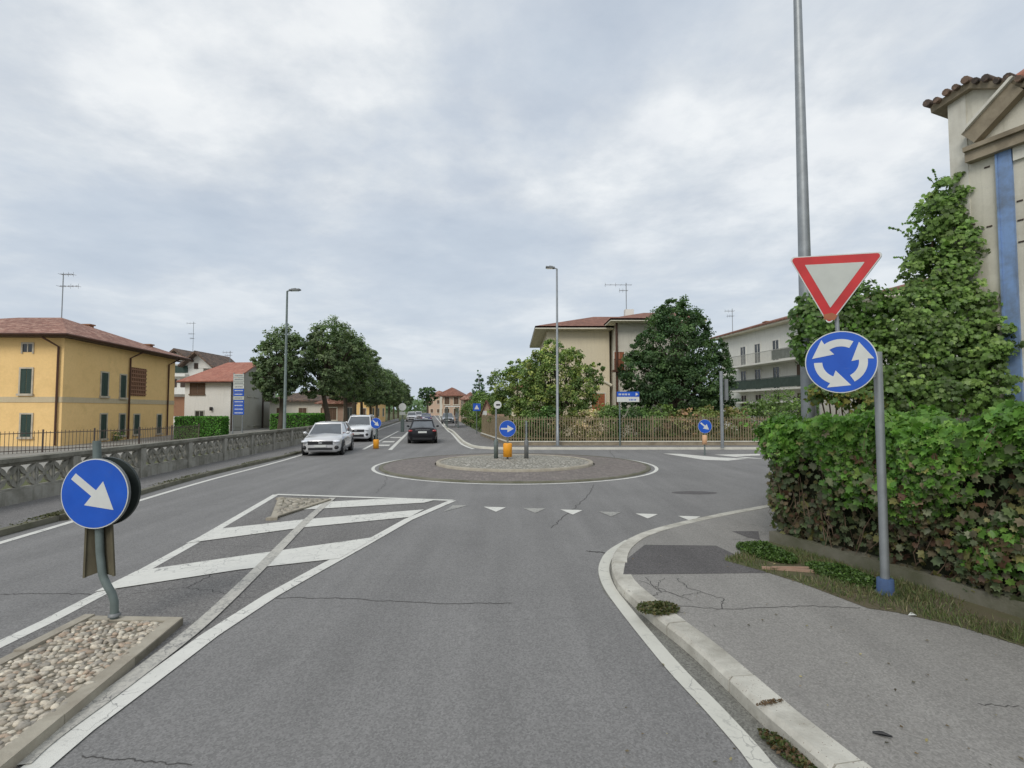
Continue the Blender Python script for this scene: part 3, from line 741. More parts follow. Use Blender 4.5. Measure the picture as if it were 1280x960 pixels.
# ================================================================ SIGNS
def sgmat(yaw):   # local: x right, y up, z toward viewer; yaw = direction normal points (angle)
    n = Vector((math.cos(yaw), math.sin(yaw), 0)); up = Vector((0, 0, 1)); x = up.cross(n)
    return Matrix((x, up, n)).transposed()
def poly_plate(mb, pts, z0, z1, M3, c):
    n = len(pts); c = Vector(c); a = [c+M3 @ Vector((p[0], p[1], z1)) for p in pts]; b = [c+M3 @ Vector((p[0], p[1], z0)) for p in pts]
    ar = sum(pts[i][0]*pts[(i+1) % n][1]-pts[(i+1) % n][0]*pts[i][1] for i in range(n))
    if ar < 0: a = a[::-1]; b = b[::-1]
    mb.add(a+b, [tuple(range(n)), tuple(range(n, 2*n))[::-1]]+[(i, n+i, n+(i+1) % n, (i+1) % n) for i in range(n)])
def arrow_pts(ang, Rr):
    a = Vector((math.cos(ang), math.sin(ang))); q = Vector((-a.y, a.x)); o = [(-.80, .105), (-.02, .105), (-.02, .43), (.74, 0), (-.02, -.43), (-.02, -.105), (-.80, -.105)]
    return [tuple((a*s+q*w)*Rr) for s, w in o]
def disc(parent, c, yaw, Rr, arrows, back='galvdark', tilt=0, face='blue'):
    M3 = sgmat(yaw) @ Matrix.Rotation(tilt, 3, 'Z'); circ = lambda r, n=48: [(r*math.cos(2*PI*k/n), r*math.sin(2*PI*k/n)) for k in range(n)]
    m = MB(); poly_plate(m, circ(Rr), -.028, 0, M3, c); pl = m.build('sign_plate', back, parent, True)
    m = MB(); poly_plate(m, circ(Rr*.995), .0, .003, M3, c); m.build('rim', 'white', pl, True)
    m = MB(); poly_plate(m, circ(Rr*.965), .003, .006, M3, c); m.build('face', face, pl, True)
    if arrows:
        m = MB()
        for p in arrows: poly_plate(m, p, .006, .0085, M3, c)
        m.build('arrow', 'white', pl, True)
    return pl
# left bent sign
gb = G(143, 770, .1); r = thing('keep_right_sign', gb, 'blue round keep right arrow sign on a bent pole standing in the near pebble island', 'road sign')
Zs = gb.y; m = MB(); pp = [gb-Vector((0, 0, .02)), P(143, 752, Zs), P(140, 742, Zs), P(133, 730, Zs), P(128, 718, Zs), P(125, 690, Zs), P(122, 600, Zs), P(121, 551, Zs)]
m.tube(pp, .036, 14); m.build('pole', 'polegreen', r, True)
m = MB(); m.lathe([(.055, 0), (.055, .015), (.04, .03)], 14, gb); m.build('base_plate', 'galvdark', r, True)
disc(r, P(118.5, 617, Zs-.075), R(-92), .338, [arrow_pts(R(-39), .338)], tilt=R(1))
disc(r, P(118.5, 617, Zs-.075)+Vector((.0, .17, .0)), R(88), .338, None, back='darkback', face='darkback')
m = MB()
for sx in (-1, 1):
    a = P(124+sx*15.5, 655, Zs); b = P(124+sx*18.5, 722-(sx > 0)*2, Zs); c0 = P(124+sx*3, 655, Zs+.05); c1 = P(125+sx*3, 716, Zs+.05)
    vs = [a, b, c1, c0]; vs = vs+[v+Vector((0, .012, 0)) for v in vs]
    m.add(vs, [(0, 1, 2, 3), (7, 6, 5, 4), (0, 4, 5, 1), (1, 5, 6, 2), (2, 6, 7, 3), (3, 7, 4, 0)])
    m.bar(a, b, .02, .02)
m.build('marker_panel', 'olive', r, True)
for z in (.18, -.18): m = MB(); m.box(P(121, 617, Zs)+Vector((0, .01, z)), (.11, .13, .04)); m.build('clamp', 'galvdark', r, True)
# right pole with two signs
gb = G(1107, 742, .115); r = thing('roundabout_sign', gb, 'give way triangle above blue roundabout disc on a grey pole beside the creeper hedge', 'road sign')
m = MB(); m.tube([gb, gb+Vector((0, 0, P(1095, 440, gb.y).z-.115))], .044, 16); m.build('pole', 'galv', r, True)
m = MB(); m.lathe([(.085, 0), (.08, .16), (.072, .165), (.045, .165)], 16, gb); m.lathe([(.10, 0), (.10, .02), (.08, .02)], 16, gb); m.build('sleeve', 'bluebase', r, True)
Zs = gb.y; yw = math.atan2(-Zs, -gb.x*.98); 
cD = P(1050.5, 452.5, Zs-.06); cT = P(1041, 348, Zs-.06)
RD = 38.7/F*Zs*1.0; 
arr = []
for k in range(3):
    t0 = R(62+120*k); t1 = R(128+120*k); tip = R(172+120*k); ri, ro = .50, .735; pts = []
    nn = 12
    for i in range(nn+1): a = t0+(t1-t0)*i/nn; pts.append((ro*math.cos(a), ro*math.sin(a)))
    pts += [(.96*math.cos(t1), .96*math.sin(t1))] if False else [(.90*math.cos(t1-.03), .90*math.sin(t1-.03)), (.80*math.cos(tip), .80*math.sin(tip)), (.30*math.cos(t1-.06), .30*math.sin(t1-.06))]
    for i in range(nn+1): a = t1+(t0-t1)*i/nn; pts.append((ri*math.cos(a), ri*math.sin(a)))
    arr.append([(x*RD, y*RD) for x, y in pts])
disc(r, cD, yw, RD, arr, tilt=R(-2))
M3 = sgmat(yw) @ Matrix.Rotation(R(-5.5), 3, 'Z')
def rtri(S, rad, n=6):
    h = S*math.sqrt(3)/2; V = [(-S/2, h/3), (S/2, h/3), (0, -2*h/3)]; out = []
    for i, v in enumerate(V):
        cx, cy = v[0]*(1-rad*2*math.sqrt(3)/S/1.0), v[1]*(1-rad*2*math.sqrt(3)/S/1.0); a0 = [R(210), R(90), R(-30)][i]-R(0)
        st = {0: R(210), 1: R(90), 2: R(-30)}[i]
        for k in range(n+1): a = st-R(120)*k/n; out.append((cx+rad*math.cos(a), cy+rad*math.sin(a)))
    return out
S = .91; oy = .0
m = MB(); poly_plate(m, rtri(S, .035), -.03, 0, M3, cT); pl = m.build('sign_plate', 'galvdark', r, True)
m = MB(); poly_plate(m, rtri(S*.995, .034), 0, .003, M3, cT); m.build('rim', 'white', pl, True)
m = MB(); poly_plate(m, rtri(S*.955, .03), .003, .006, M3, cT); m.build('border', 'red', pl, True)
m = MB(); poly_plate(m, rtri(S*.62, .004, 3), .006, .0085, M3, cT); m.build('face', 'signgrey', pl, True)
m = MB(); poly_plate(m, [(-.05, -.455), (.05, -.46), (.075, -.41), (.02, -.38), (-.06, -.40)], .006, .0078, M3, cT); m.build('rust_stain', 'rustshut', pl, True)
m = MB(); bk = M3 @ Vector((0, 0, .05)); m.tube([cD-bk+Vector((0, 0, -.2)), cT-bk+Vector((0, 0, .2))], .022, 8); m.build('upright', 'galv', r, True)
for c_, z in ((cD, .05), (cD, -.15)):
    m = MB(); a = Vector((c_.x, c_.y, c_.z+z))-M3 @ Vector((0, 0, .045)); b = Vector((gb.x, gb.y, a.z)); m.bar(a, b+(b-a)*.08, .03, .03); m.build('bracket', 'galv', r, True)
# small keep right signs on islands
def marker_sign(name, base, label, ang, Rr=.31, zc=1.38, yaw=R(-90), zo=(.45, .98), rm=.17, cat='road sign', shift=(0, 0)):
    r = thing(name, base, label, cat); m = MB(); b = Vector(base); mk = 'paleorange' if name.startswith('side') else 'orange'
    m.tube([b, b+Vector((0, 0, zc+.2))], .035, 10); m.build('pole', 'polegreen', r, True)
    disc(r, (b.x+shift[0], b.y-.075, b.z+zc), yaw, Rr, [arrow_pts(ang, Rr)])
    m = MB(); m.lathe([(.02, zo[0]), (rm, zo[0]), (rm, zo[1]-.04), (rm*.85, zo[1]), (.02, zo[1])], 20, b+Vector((0, .0, 0))); m.build('marker', mk, r, True)
    return r
c = P(634.5, 573, 20.3); marker_sign('roundabout_arrow_sign', (c.x, 20.3, .2), 'blue disc with right arrow above an orange cylinder on the roundabout centre island', 0, .32, 1.17, zo=(.10, .62), rm=.17)
def island_pole(px, topy, label, brown, sign=False):
    c = P(px, 573, 20.6); r = thing('sign_post', (c.x, 20.6, .19), label, 'post'); b = Vector((c.x, 20.6, .19)); t = P(px, topy, 20.6).z
    m = MB(); m.tube([b, (b.x, b.y, t)], .035, 10); m.build('pole', 'galv', r, True)
    m = MB(); m.lathe([(.03, 0), (.085, 0), (.085, .68), (.06, .74), (.03, .74)], 14, b); m.build('sleeve', 'polegreen' if not brown else 'galvdark', r, True)
    if sign:
        q = P(622, 506, 20.5); disc(r, q, R(-90), .15, None, face='white'); m = MB(); m.box(q+Vector((.02, -.012, 0)), (.15, .008, .06)); m.build('symbol', 'black', r, True)
island_pole(620, 508, 'thin post with a small white disc left of the arrow disc on the centre island', False, True)
island_pole(658, 526, 'bare thin post with dark sleeve right of the arrow disc on the centre island', True)
g = G(470, 561); marker_sign('far_keep_right_sign', (g.x, g.y, 0), 'small blue arrow disc with orange marker on the splitter beside the white cars', R(-42), .29, 1.37, zo=(.02, .5), rm=.15)
g = G(881, 569); marker_sign('side_keep_right_sign', (g.x, g.y, 0), 'blue keep right disc with faded pale orange marker in front of the slatted fence', R(-40), .32, 1.33, zo=(.5, .93), rm=.11)
# lamps
def lamp(px, by, zb, topy, r0, r1, label, head, mat='galv', Yoff=0):
    g = G(px, by, zb); r = thing('street_lamp', g, label, 'street lamp', 'street lamps'); z = P(px, topy, g.y).z-zb
    m = MB(); m.tube([(0, 0, 0), (0, 0, .8), (0, 0, .82), (0, 0, z)], [r0, r0*.97, r0*.85, r1], 14); m.build('pole', mat, r)
    m = MB(); m.box((0, 0, .02), (r0*4, r0*4, .04)); m.build('base', 'galvdark', r)
    m = MB(); m.bar((0, 0, z), (head*.25, 0, z+.04), .06, .05); m.build('arm', mat, r)
    m = MB(); m.bar((head*.2, 0, z+.05), (head, 0, z+.09), .3, .07); m.bar((head*.35, 0, z+.09), (head*.7, 0, z+.12), .2, .08); h = m.build('lamp_head', 'galvdark', r)
    m = MB(); m.box((head*.65, 0, z+.02), (abs(head)*.5, .2, .02)); m.build('lens', 'lamp', h)
    return r
lamp(355, 557.5, .1, 364, .1, .05, 'grey green street lamp standing by the balustrade before the round trees', .72, 'polegreen')
lamp(697, 557.5, .11, 336, .095, .05, 'pale grey street lamp in front of the slatted fence left of the villa', -.62)
r = thing('street_lamp', (5.92, 10.55, .1), 'thick grey street lamp pole rising behind the creeper hedge and give way sign', 'street lamp', 'street lamps')
m = MB(); m.tube([(0, 0, 0), (0, 0, 3), (0, 0, 8), (0, 0, 11.5)], [.145, .13, .095, .07], 20); m.build('pole', 'galv', r)
m = MB(); m.bar((0, 0, 11.4), (-1.2, .6, 11.6), .07, .07); m.build('arm', 'galv', r)
m = MB(); m.bar((-1.1, .55, 11.6), (-1.9, .95, 11.65), .3, .09); m.build('lamp_head', 'galvdark', r)
# direction sign
g = G(775, 557, .11); r = thing('direction_sign', g, 'blue over white direction sign on a green pole in front of the fence', 'road sign')
Zs = g.y; m = MB(); m.tube([g, (g.x, g.y, P(775, 488, Zs).z)], .04, 10); m.build('pole', 'polegreen', r, True)
a = P(771, 489.5, Zs-.06); b = P(799, 496, Zs-.06); c_ = P(799, 502.5, Zs-.06)
m = MB(); m.box(((a.x+b.x)/2, Zs-.06, (a.z+b.z)/2), (b.x-a.x, .03, a.z-b.z-.01)); m.build('blue_panel', 'blue', r, True)
m = MB(); m.box(((a.x+b.x)/2, Zs-.06, (c_.z+b.z)/2), (b.x-a.x, .03, b.z-c_.z-.01)); m.build('white_panel', 'white', r, True)
m = MB(); zz = (a.z+b.z)/2; x = a.x+.12
for w in (.06, .09, .05, .08, .06, .1, .05, .07): m.box((x, Zs-.0775, zz-.01), (w*.7, .004, .09)); x += w+.012
poly_plate(m, [(-.07, -.09), (.08, 0), (-.07, .09)], 0, .004, sgmat(R(-90)), (b.x-.13, Zs-.0755, zz)); m.build('lettering', 'white', r, True)
m = MB(); zz = (c_.z+b.z)/2; x = b.x-.55
for w in (.07, .05, .09, .06, .08): m.box((x, Zs-.0775, zz-.02), (w*.7, .004, .08)); x += w+.015
m.build('small_lettering', 'blue', r, True)
# grey post with box on right
g = G(903, 560, .11); r = thing('grey_post', g, 'plain grey metal post with a small box mounted near its top by the fence', 'post'); 
m = MB(); m.tube([g, (g.x, g.y, P(903, 464, g.y).z)], .085, 12); m.build('pole', 'galv', r, True)
m = MB(); q = P(907.5, 487, g.y); m.box(q, (.16, .2, 1.1)); m.build('box', 'galvdark', r, True)
# blue sign stack on left
Zs = 36.; q = P(298.5, 540, Zs); r = thing('direction_sign_stack', (q.x, Zs, 0), 'tall stack of pale and blue direction panels in front of the white house', 'road sign')
m = MB()
for px in (292.5, 304.5): t_ = P(px, 466, Zs); m.tube([(t_.x, Zs, -.05), t_], .04, 8)
m.build('pole', 'galv', r, True)
yy = 467.5; mats = ['signgrey', 'signgrey', 'signgrey', 'white', 'blue', 'blue', 'signgrey', 'blue', 'blue', 'blue', 'blue']
for i, mm in enumerate(mats):
    t_ = P(292, yy, Zs-.06); b_ = P(305, yy+4.2, Zs-.06); m = MB(); m.box(((t_.x+b_.x)/2, Zs-.06, (t_.z+b_.z)/2), (b_.x-t_.x, .03, t_.z-b_.z)); pn = m.build('panel', mm, r, True)
    m = MB(); x = t_.x+.08
    while x < b_.x-.1:
        w = random.uniform(.04, .09); m.box((x+w/2, Zs-.077, (t_.z+b_.z)/2), (w, .004, .07)); x += w+.02
    m.build('lettering', 'white' if mm == 'blue' else 'galvdark', pn, True)
    yy += 4.65
# pedestrian sign
Zs = 44.; q = P(596, 509, Zs); r = thing('pedestrian_crossing_sign', (q.x, Zs, .11), 'small square blue crossing sign before the green bushes on the far pavement', 'road sign')
m = MB(); m.tube([(q.x, Zs, .1), (q.x, Zs, q.z+.3)], .04, 8); m.build('pole', 'polegreen', r, True)
m = MB(); m.box((q.x, Zs-.06, q.z), (.62, .03, .62)); m.build('panel', 'blue', r, True)
m = MB(); poly_plate(m, [(-.2, -.17), (.2, -.17), (0, .2)], 0, .004, sgmat(R(-90)), (q.x, Zs-.0755, q.z)); m.build('triangle', 'white', r, True)
# sign backs in the far road splitter
g = G(503, 540); r = thing('far_sign', g, 'white rounded sign on a dark pole in the far splitter left of the black car', 'road sign')
m = MB(); m.tube([g, g+Vector((0, 0, 1.2))], .17, 10); m.tube([g+Vector((0, 0, 1.2)), g+Vector((0, 0, 2.9))], .04, 8); m.build('pole', 'polegreen', r, True)
disc(r, g+Vector((0, -.08, 2.35)), R(-90), .36, None, face='white'); 
m = MB(); m.box(g+Vector((0, -.06, 1.75)), (.55, .03, .3)); m.build('panel', 'signgrey', r, True)

# ================================================================ FENCES
def slat_fence(name, pts, z0, z1, step, bw, mat, label, posts=2.4, rails=(.12, .9), base=None, cap=None, group=None):
    p0 = pts[0]; r = thing(name, (p0.x, p0.y, 0), label, 'fence', group)
    bars = MB(); rl = MB(); po = MB(); wl = MB(); cp = MB()
    for a, b in zip(pts[:-1], pts[1:]):
        d = b-a; L = d.length; d = d.normalized(); n = int(L/step); ang = math.atan2(d.y, d.x)
        for i in range(n+1):
            q = a+d*i*step; hh = z1+random.uniform(-.03, .03); bars.box((q.x, q.y, (z0+hh)/2), (bw, .02, hh-z0), rz=ang+random.uniform(-.1, .1))
        for f in rails: z = z0+(z1-z0)*f; rl.bar((a.x, a.y+.03, z), (b.x, b.y+.03, z), .03, .04)
        k = max(1, int(L/posts))
        for i in range(k+1): q = a+d*(L*i/k); po.box((q.x, q.y+.05, (z0+z1)/2+.03), (.06, .06, z1-z0+.06), rz=ang)
        if base: wl.bar((a.x, a.y, base/2), (b.x, b.y, base/2), .2, base); cp.bar((a.x, a.y, base+.025), (b.x, b.y, base+.025), .26, .05)
    bars.build('slats', mat, r, True); rl.build('rail', mat, r, True); po.build('post', mat, r, True)
    if base: wl.build('low_wall', 'cbeam', r, True); cp.build('coping', 'coping', r, True)
    return r
slat_fence('slatted_fence', [Vector((-.2, 29.6, 0)), Vector((16, 29.8, 0)), Vector((45, 30.2, 0))], .34, 1.7, .145, .045, 'fencewood', 'weathered brown slatted fence on a low wall with white coping facing the roundabout', base=.3)
slat_fence('slatted_fence', [Vector((-2.3, 40.5, 0)), Vector((-.25, 29.8, 0))], .34, 1.7, .14, .04, 'fencewood', 'short slatted fence on a low wall running away along the far pavement', base=.3)
a = Vector((-25.5, 22.5, 0)); b = Vector((-21.5, 30.5, 0)); c_ = Vector((-21.9, 37, 0))
slat_fence('metal_fence', [a, b, c_], -.03, 1.05, .16, .018, 'railmetal', 'thin brown metal railing in front of the yellow house', posts=2.2)

# ================================================================ BUILDINGS
def solid(name, poly, z0, z1, mat, parent):
    m = MB(); m.prism(poly, z0, z1, bottom=True); return m.build(name, mat, parent, True)
# --- yellow house
C1 = Vector((-26.4, 31, 0)); C2 = Vector((-28.6, 44.7, 0)); C0 = C1+Vector((-15, -.6, 0)); C3 = C2+Vector((-15, -.6, 0))
YH = thing('yellow_house', (-34, 38, 0), 'yellow two storey house with green shutters and a red tiled hip roof', 'house')
ez = 6.35; solid('wall', [C0, C1, C2, C3], -.1, ez, 'yellow', YH)
FW = Wall(C0, C1); SW = Wall(C1, C2)
ov = .75; e0 = C0+Vector((-ov, -ov, ez)); e1_ = C1+Vector((ov, -ov, ez)); e2_ = C2+Vector((ov, ov, ez)); e3_ = C3+Vector((-ov, ov, ez)); ap = P(77, 397, 37.6); ap2 = ap+Vector((-6, 0, 0)); ap2.x = C0.x+6
m = MB(); zt = Vector((0, 0, .16))
roof_face(m, [e0+zt, e1_+zt, ap, ap2]); roof_face(m, [e1_+zt, e2_+zt, ap]); roof_face(m, [e2_+zt, e3_+zt, ap2, ap]); roof_face(m, [e3_+zt, e0+zt, ap2])
rf = m.build('roof', 'tile', YH, True)
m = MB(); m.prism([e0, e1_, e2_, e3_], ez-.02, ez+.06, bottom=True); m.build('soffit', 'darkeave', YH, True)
m = MB(); m.tube([e0+Vector((0, -.05, .08)), e1_+Vector((.05, -.05, .08)), e2_+Vector((.05, .05, .08))], .075, 8); m.build('gutter', 'brown', YH, True)
for px, py, w, h in ((109, 412, .6, .7), (185, 437, .5, .5)):
    q = P(px, py, 36 if px == 108 else 42); m = MB(); m.box(q+Vector((-.2, .3, -.2)), (w, w*.8, 1.2)); m.box(q+Vector((-.2, .3, .42)), (w+.2, w, .1)); m.build('chimney', 'brick', rf, True)
antenna(YH, ap-Vector((0, 0, .1)), 3.3, yaw=R(180), arms=((.98, .9), (.72, 1.4)))
for rc in ((26, 40, 461, 492), (26.5, 39.5, 518, 546)): window(FW, YH, FW.rect(*rc))
window(FW, YH, FW.rect(29, 41, 430, 440), 'pane', style='pane', sill=False)
for rc in ((126, 134.5, 466, 495), (150, 157, 469, 497), (125, 132.5, 518, 548), (149, 155.5, 518, 544), (167, 173.5, 518.5, 542.5), (196, 201, 518.5, 541.5)): window(SW, YH, SW.rect(*rc))
m = MB(); zb = FW.uz(40, 497)[1]; FW.box(m, .0, FW.L, zb-.28, zb+.05, -.01, .03); zb2 = SW.uz(160, 501)[1]; SW.box(m, 0, SW.L, zb-.28, zb+.05, -.01, .03); m.build('string_course', 'yellowband', YH, True)
for W_, px in ((FW, 73), (SW, 160.5), (SW, 209)):
    u = W_.uz(px, 480)[0]; m = MB(); m.tube([W_.pt(u-.5 if px == 73 else u+.5, ez-.05, .7), W_.pt(u, ez-.55, .1), W_.pt(u, 0, .1)], .06, 8); m.build('downpipe', 'brown', YH, True)
u0, u1, z0, z1 = SW.rect(161.5, 182, 460, 495); m = MB()
SW.box(m, u0, u1, z0, z1, -.01, .012); lat0 = m.build('lattice', 'darkeave', YH, True); m = MB()
k = 7
for i in range(k): z = z0+(z1-z0)*(i+.5)/k; SW.box(m, u0, u1, z-.05, z+.05, .013, .09)
for i in range(9): u = u0+(u1-u0)*(i+.5)/9; SW.box(m, u-.05, u+.05, z0, z1, .013, .075)
m.build('brick_grille', 'brick', lat0, True)
# planting by yellow house
def shrub(name, base, lobes, n, size, cols, label, cat='shrub', group=None, per=20, clump=.3, shape=(T_Q, F_Q)):
    return make_tree(name, base, lobes, n, size, cols, label, cat, group, trunk=.04, per=per, clump=clump, inner=.35, shape=shape)
GR_D = [(.022, .042, .014), (.03, .055, .018), (.04, .068, .02)]
GR_M = [(.045, .07, .022), (.058, .085, .028), (.07, .10, .03), (.04, .062, .02)]
GR_L = [(.085, .105, .03), (.11, .125, .035), (.065, .09, .025), (.125, .13, .045)]
GR_Y = [(.075, .085, .03), (.10, .095, .035), (.11, .085, .045), (.055, .075, .025)]
for i, (px, w) in enumerate(((8, .9), (30, .6), (62, .7), (92, 1.0), (112, .9), (150, .7))):
    q = G(px, 556-px*.04, 0)
    shrub('garden_shrub', (q.x, q.y-.6, 0), [(0, 0, .35, w, .4, .32)], 500, .12, GR_M, ['low green shrub at the far left foot of the yellow house', 'small shrub under the front window of the yellow house', 'shrub left of the downpipe at the yellow house corner', 'spreading shrub right of the yellow house corner', 'bushy shrub between corner and side window of the yellow house', 'shrub below the side windows of the yellow house'][i], group='shrubs by the yellow house')
# --- trimmed hedge
def box_hedge(name, poly, z0, z1, n, size, cols, label, z_noise=.06):
    r = thing(name, (sum(p[0] for p in poly)/len(poly), sum(p[1] for p in poly)/len(poly), 0), label, 'hedge')
    m = MB(); m.prism(poly, z0, z1-.05, bottom=True); m.build('core', 'hedgecore', r, True)
    ptsl = []; nl = []
    k = len(poly); per = [(Vector(poly[(i+1) % k])-Vector(poly[i])).length for i in range(k)]
    ar = sum(poly[i][0]*poly[(i+1) % k][1]-poly[(i+1) % k][0]*poly[i][1] for i in range(k))
    for i in range(k):
        a = Vector(poly[i]).to_3d() if len(poly[i]) == 2 else Vector(poly[i]); b = Vector(poly[(i+1) % k]).to_3d() if len(poly[i]) == 2 else Vector(poly[(i+1) % k])
        d = (b-a).normalized(); nn = Vector((d.y, -d.x, 0))*(1 if ar > 0 else -1)
        for _ in range(int(n*per[i]/sum(per))):
            q = a.lerp(b, random.random())+nn*random.uniform(-.02, .07); ptsl.append((q.x, q.y, random.uniform(z0+.05, z1))); nl.append(tuple(nn))
    xs = [p[0] for p in poly]; ys = [p[1] for p in poly]; c = 0
    while c < n*.4:
        p = (random.uniform(min(xs), max(xs)), random.uniform(min(ys), max(ys)))
        if inside(p, [(q[0], q[1]) for q in poly]): ptsl.append((p[0], p[1], z1+random.uniform(-.08, .05))); nl.append((0, 0, 1)); c += 1
    leaves('foliage', ptsl, nl, rng.uniform(.7, 1.3, len(ptsl))*size, palette(len(ptsl), cols, None, .25), (T_Q, F_Q), r)
    return r
HG = [(.03, .08, .015), (.04, .10, .018), (.05, .12, .02)]
box_hedge('trimmed_hedge', [(-24.2, 38), (-20.9, 38), (-21.1, 39.4), (-24.4, 39.4)], -.05, 1.55, 5000, .13, HG, 'neatly trimmed bright green hedge between the yellow and white houses')
# --- white house
D1 = Vector((-27.7, 52, 0)); D0 = Vector((-32.6, 52.6, 0)); D2 = Vector((-29.6, 66, 0)); D3 = D0+(D2-D1)
WH = thing('white_house', (-30, 58, 0), 'white two storey house with brown shutters and a pinkish tiled gable roof', 'house')
ez = 5.05; solid('wall', [D0, D1, D2, D3], -.1, ez, 'whitewall', WH)
WF = Wall(D0, D1); WS = Wall(D1, D2)
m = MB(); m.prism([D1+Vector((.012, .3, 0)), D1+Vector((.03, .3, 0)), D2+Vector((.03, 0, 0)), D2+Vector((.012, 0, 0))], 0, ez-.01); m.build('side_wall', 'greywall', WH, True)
rA = D0.lerp(D3, .45)+Vector((0, 0, 7.35)); rB = D1.lerp(D2, .45)+Vector((0, 0, 7.35)); dx = (D1-D0).normalized()*.6; dy = (D2-D1).normalized()*.7
zt = Vector((0, 0, ez-.12))
m = MB(); roof_face(m, [D0-dx-dy+zt, D1+dx-dy+zt, rB+dx, rA+dx*3]); roof_face(m, [D3-dx+dy+zt, D2+dx+dy+zt, rB+dx, rA+dx*3]); roof_face(m, [D0-dx-dy+zt, D3-dx+dy+zt, rA+dx*3]); wr = m.build('roof', 'tile2', WH, True)
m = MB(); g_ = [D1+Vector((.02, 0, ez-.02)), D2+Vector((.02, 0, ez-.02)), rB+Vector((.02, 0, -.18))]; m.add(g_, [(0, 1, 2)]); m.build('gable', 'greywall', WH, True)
m = MB(); m.prism([D0-dx-dy, D1+dx-dy, D1+dx, D0-dx], ez-.3, ez-.2, bottom=True); m.build('eave', 'darkeave', WH, True)
window(WF, WH, WF.rect(238.5, 255.5, 480, 492.5), 'brownshut', 'brownshut'); window(WF, WH, WF.rect(244.5, 254.5, 514, 525), 'brownshut', 'greywall', style='pane')
for rc in ((309, 313.5, 480, 495), (317.5, 323.5, 480, 496), (294, 299, 520, 532), (309, 312, 514, 531), (316.5, 325, 514, 531), (331, 333, 516, 530), (336, 338.5, 517, 530)): window(WS, WH, WS.rect(*rc), 'brownshut', 'greywall')
for px in (288.8, 327.5):
    u = WS.uz(px, 500)[0]; m = MB(); m.tube([WS.pt(max(u, .1), ez-.2, .12), WS.pt(max(u, .1), 0, .12)], .09, 8); m.build('downpipe', 'darkeave', WH, True)
m = MB(); q = WF.uz(265, 511); m.box(WF.pt(q[0], q[1], .15), (.2, .2, .35)); m.build('wall_lamp', 'black', WH, True)
q = P(287.5, 449, 60); antenna(WH, (q.x, 60, 7.1), 1.7)
# --- chalet behind
CH = thing('chalet_house', (-48, 76, 0), 'tall white house with dark timber gables and balconies behind the yellow house', 'house')
def zat(py, Y): return P(640, py, Y).z
Y0 = 74; xa = P(204, 500, Y0).x; xb = P(240, 500, Y0).x; xc = P(262, 500, Y0).x
solid('wall', [(xa, Y0), (xc-1, Y0), (xc-1, Y0+10), (xa, Y0+10)], 0, zat(455, Y0), 'whitewall', CH)
WCh = Wall((xa, Y0), (xb, Y0))
for (x0, xp, x1, yp, ye) in ((202, 217, 236, 435, 447), (222, 243, 266, 438, 456)):
    A_ = P(x0, ye, Y0-1.2); Pk = P(xp, yp, Y0-1.2); B_ = P(x1, ye+(2), Y0-1.2); dd = Vector((0, 9, .0)); m = MB()
    roof_face(m, [A_, Pk, Pk+dd, A_+dd], .3); roof_face(m, [Pk, B_, B_+dd, Pk+dd], .3); m.build('roof', 'tilegrey', CH, True)
    m = MB(); o_ = Vector((0, 1.15, -.25)); m.add([A_+o_, B_+o_, Pk+o_], [(0, 1, 2)]); m.build('gable', 'whitewall', CH, True)
for (x0, x1, y0, y1, mt) in ((218, 235, 457, 466, 'greenshut'), (213, 236, 468, 471, 'whitewall'), (215, 237, 485, 493, 'whitewall'), (216, 237, 496, 520, 'brick'), (217, 221, 474, 484, 'darkeave'), (226, 234, 474, 484, 'darkeave'), (243, 248, 454, 461, 'darkeave')):
    u0, u1, z0, z1 = WCh.rect(x0, x1, y0, y1); m = MB(); WCh.box(m, u0, u1, z0, z1, 0, .9 if mt == 'whitewall' else .1); m.build('balcony' if mt == 'whitewall' else 'window', mt, CH, True)
antenna(CH, (P(241, 440, 76).x, 76, zat(440, 76)), 4.4, arms=((.95, 1.2), (.6, .8), (.45, .5)))
# --- villa
VB = thing('beige_villa', (9, 46, 0), 'beige villa with brown hip roof and rust shutters behind the pale green tree', 'house')
Yv = 42.; xl = P(684, 470, Yv).x; xm_ = P(762, 470, Yv).x; xr = P(850, 470, Yv).x; ez = zat(413, Yv)
V0 = Vector((xl, Yv, 0)); V1 = Vector((xm_, Yv, 0)); V2 = Vector((xm_, Yv-2.2, 0)); V3 = Vector((xr, Yv-2.2, 0))
solid('wall', [V0, V1, (xm_, Yv+11), (xl, Yv+11)], 0, ez, 'beige', VB); 
z2 = zat(404, Yv-2.2); solid('wing', [(xm_+.25, Yv-2.2), V3, (xr, Yv+11), (xm_+.25, Yv+11)], 0, z2, 'beigelight', VB)
m = MB(); m.prism([(xl-1, Yv-.9), (xm_+.2, Yv-.9), (xm_+.2, Yv+12), (xl-1, Yv+12)], ez, ez+.22, bottom=True); m.prism([(xm_-.5, Yv-3.3), (xr+1, Yv-3.3), (xr+1, Yv+12), (xm_-.5, Yv+12)], z2, z2+.2, bottom=True); m.build('eave', 'eave', VB, True)
m = MB(); pk = Vector((P(742, 397, 47).x, 47, P(742, 396, 47).z)); pk2 = pk+Vector((6, 0, 0))
a_ = Vector((xl-1, Yv-.9, ez+.22)); b_ = Vector((xr+1, Yv-.9, ez+.22)); roof_face(m, [a_, b_, pk2, pk]); roof_face(m, [a_, (xl-1, Yv+12, ez+.22), pk]); roof_face(m, [(xl-1, Yv+12, ez+.22), (xr+1, Yv+12, ez+.22), pk2, pk])
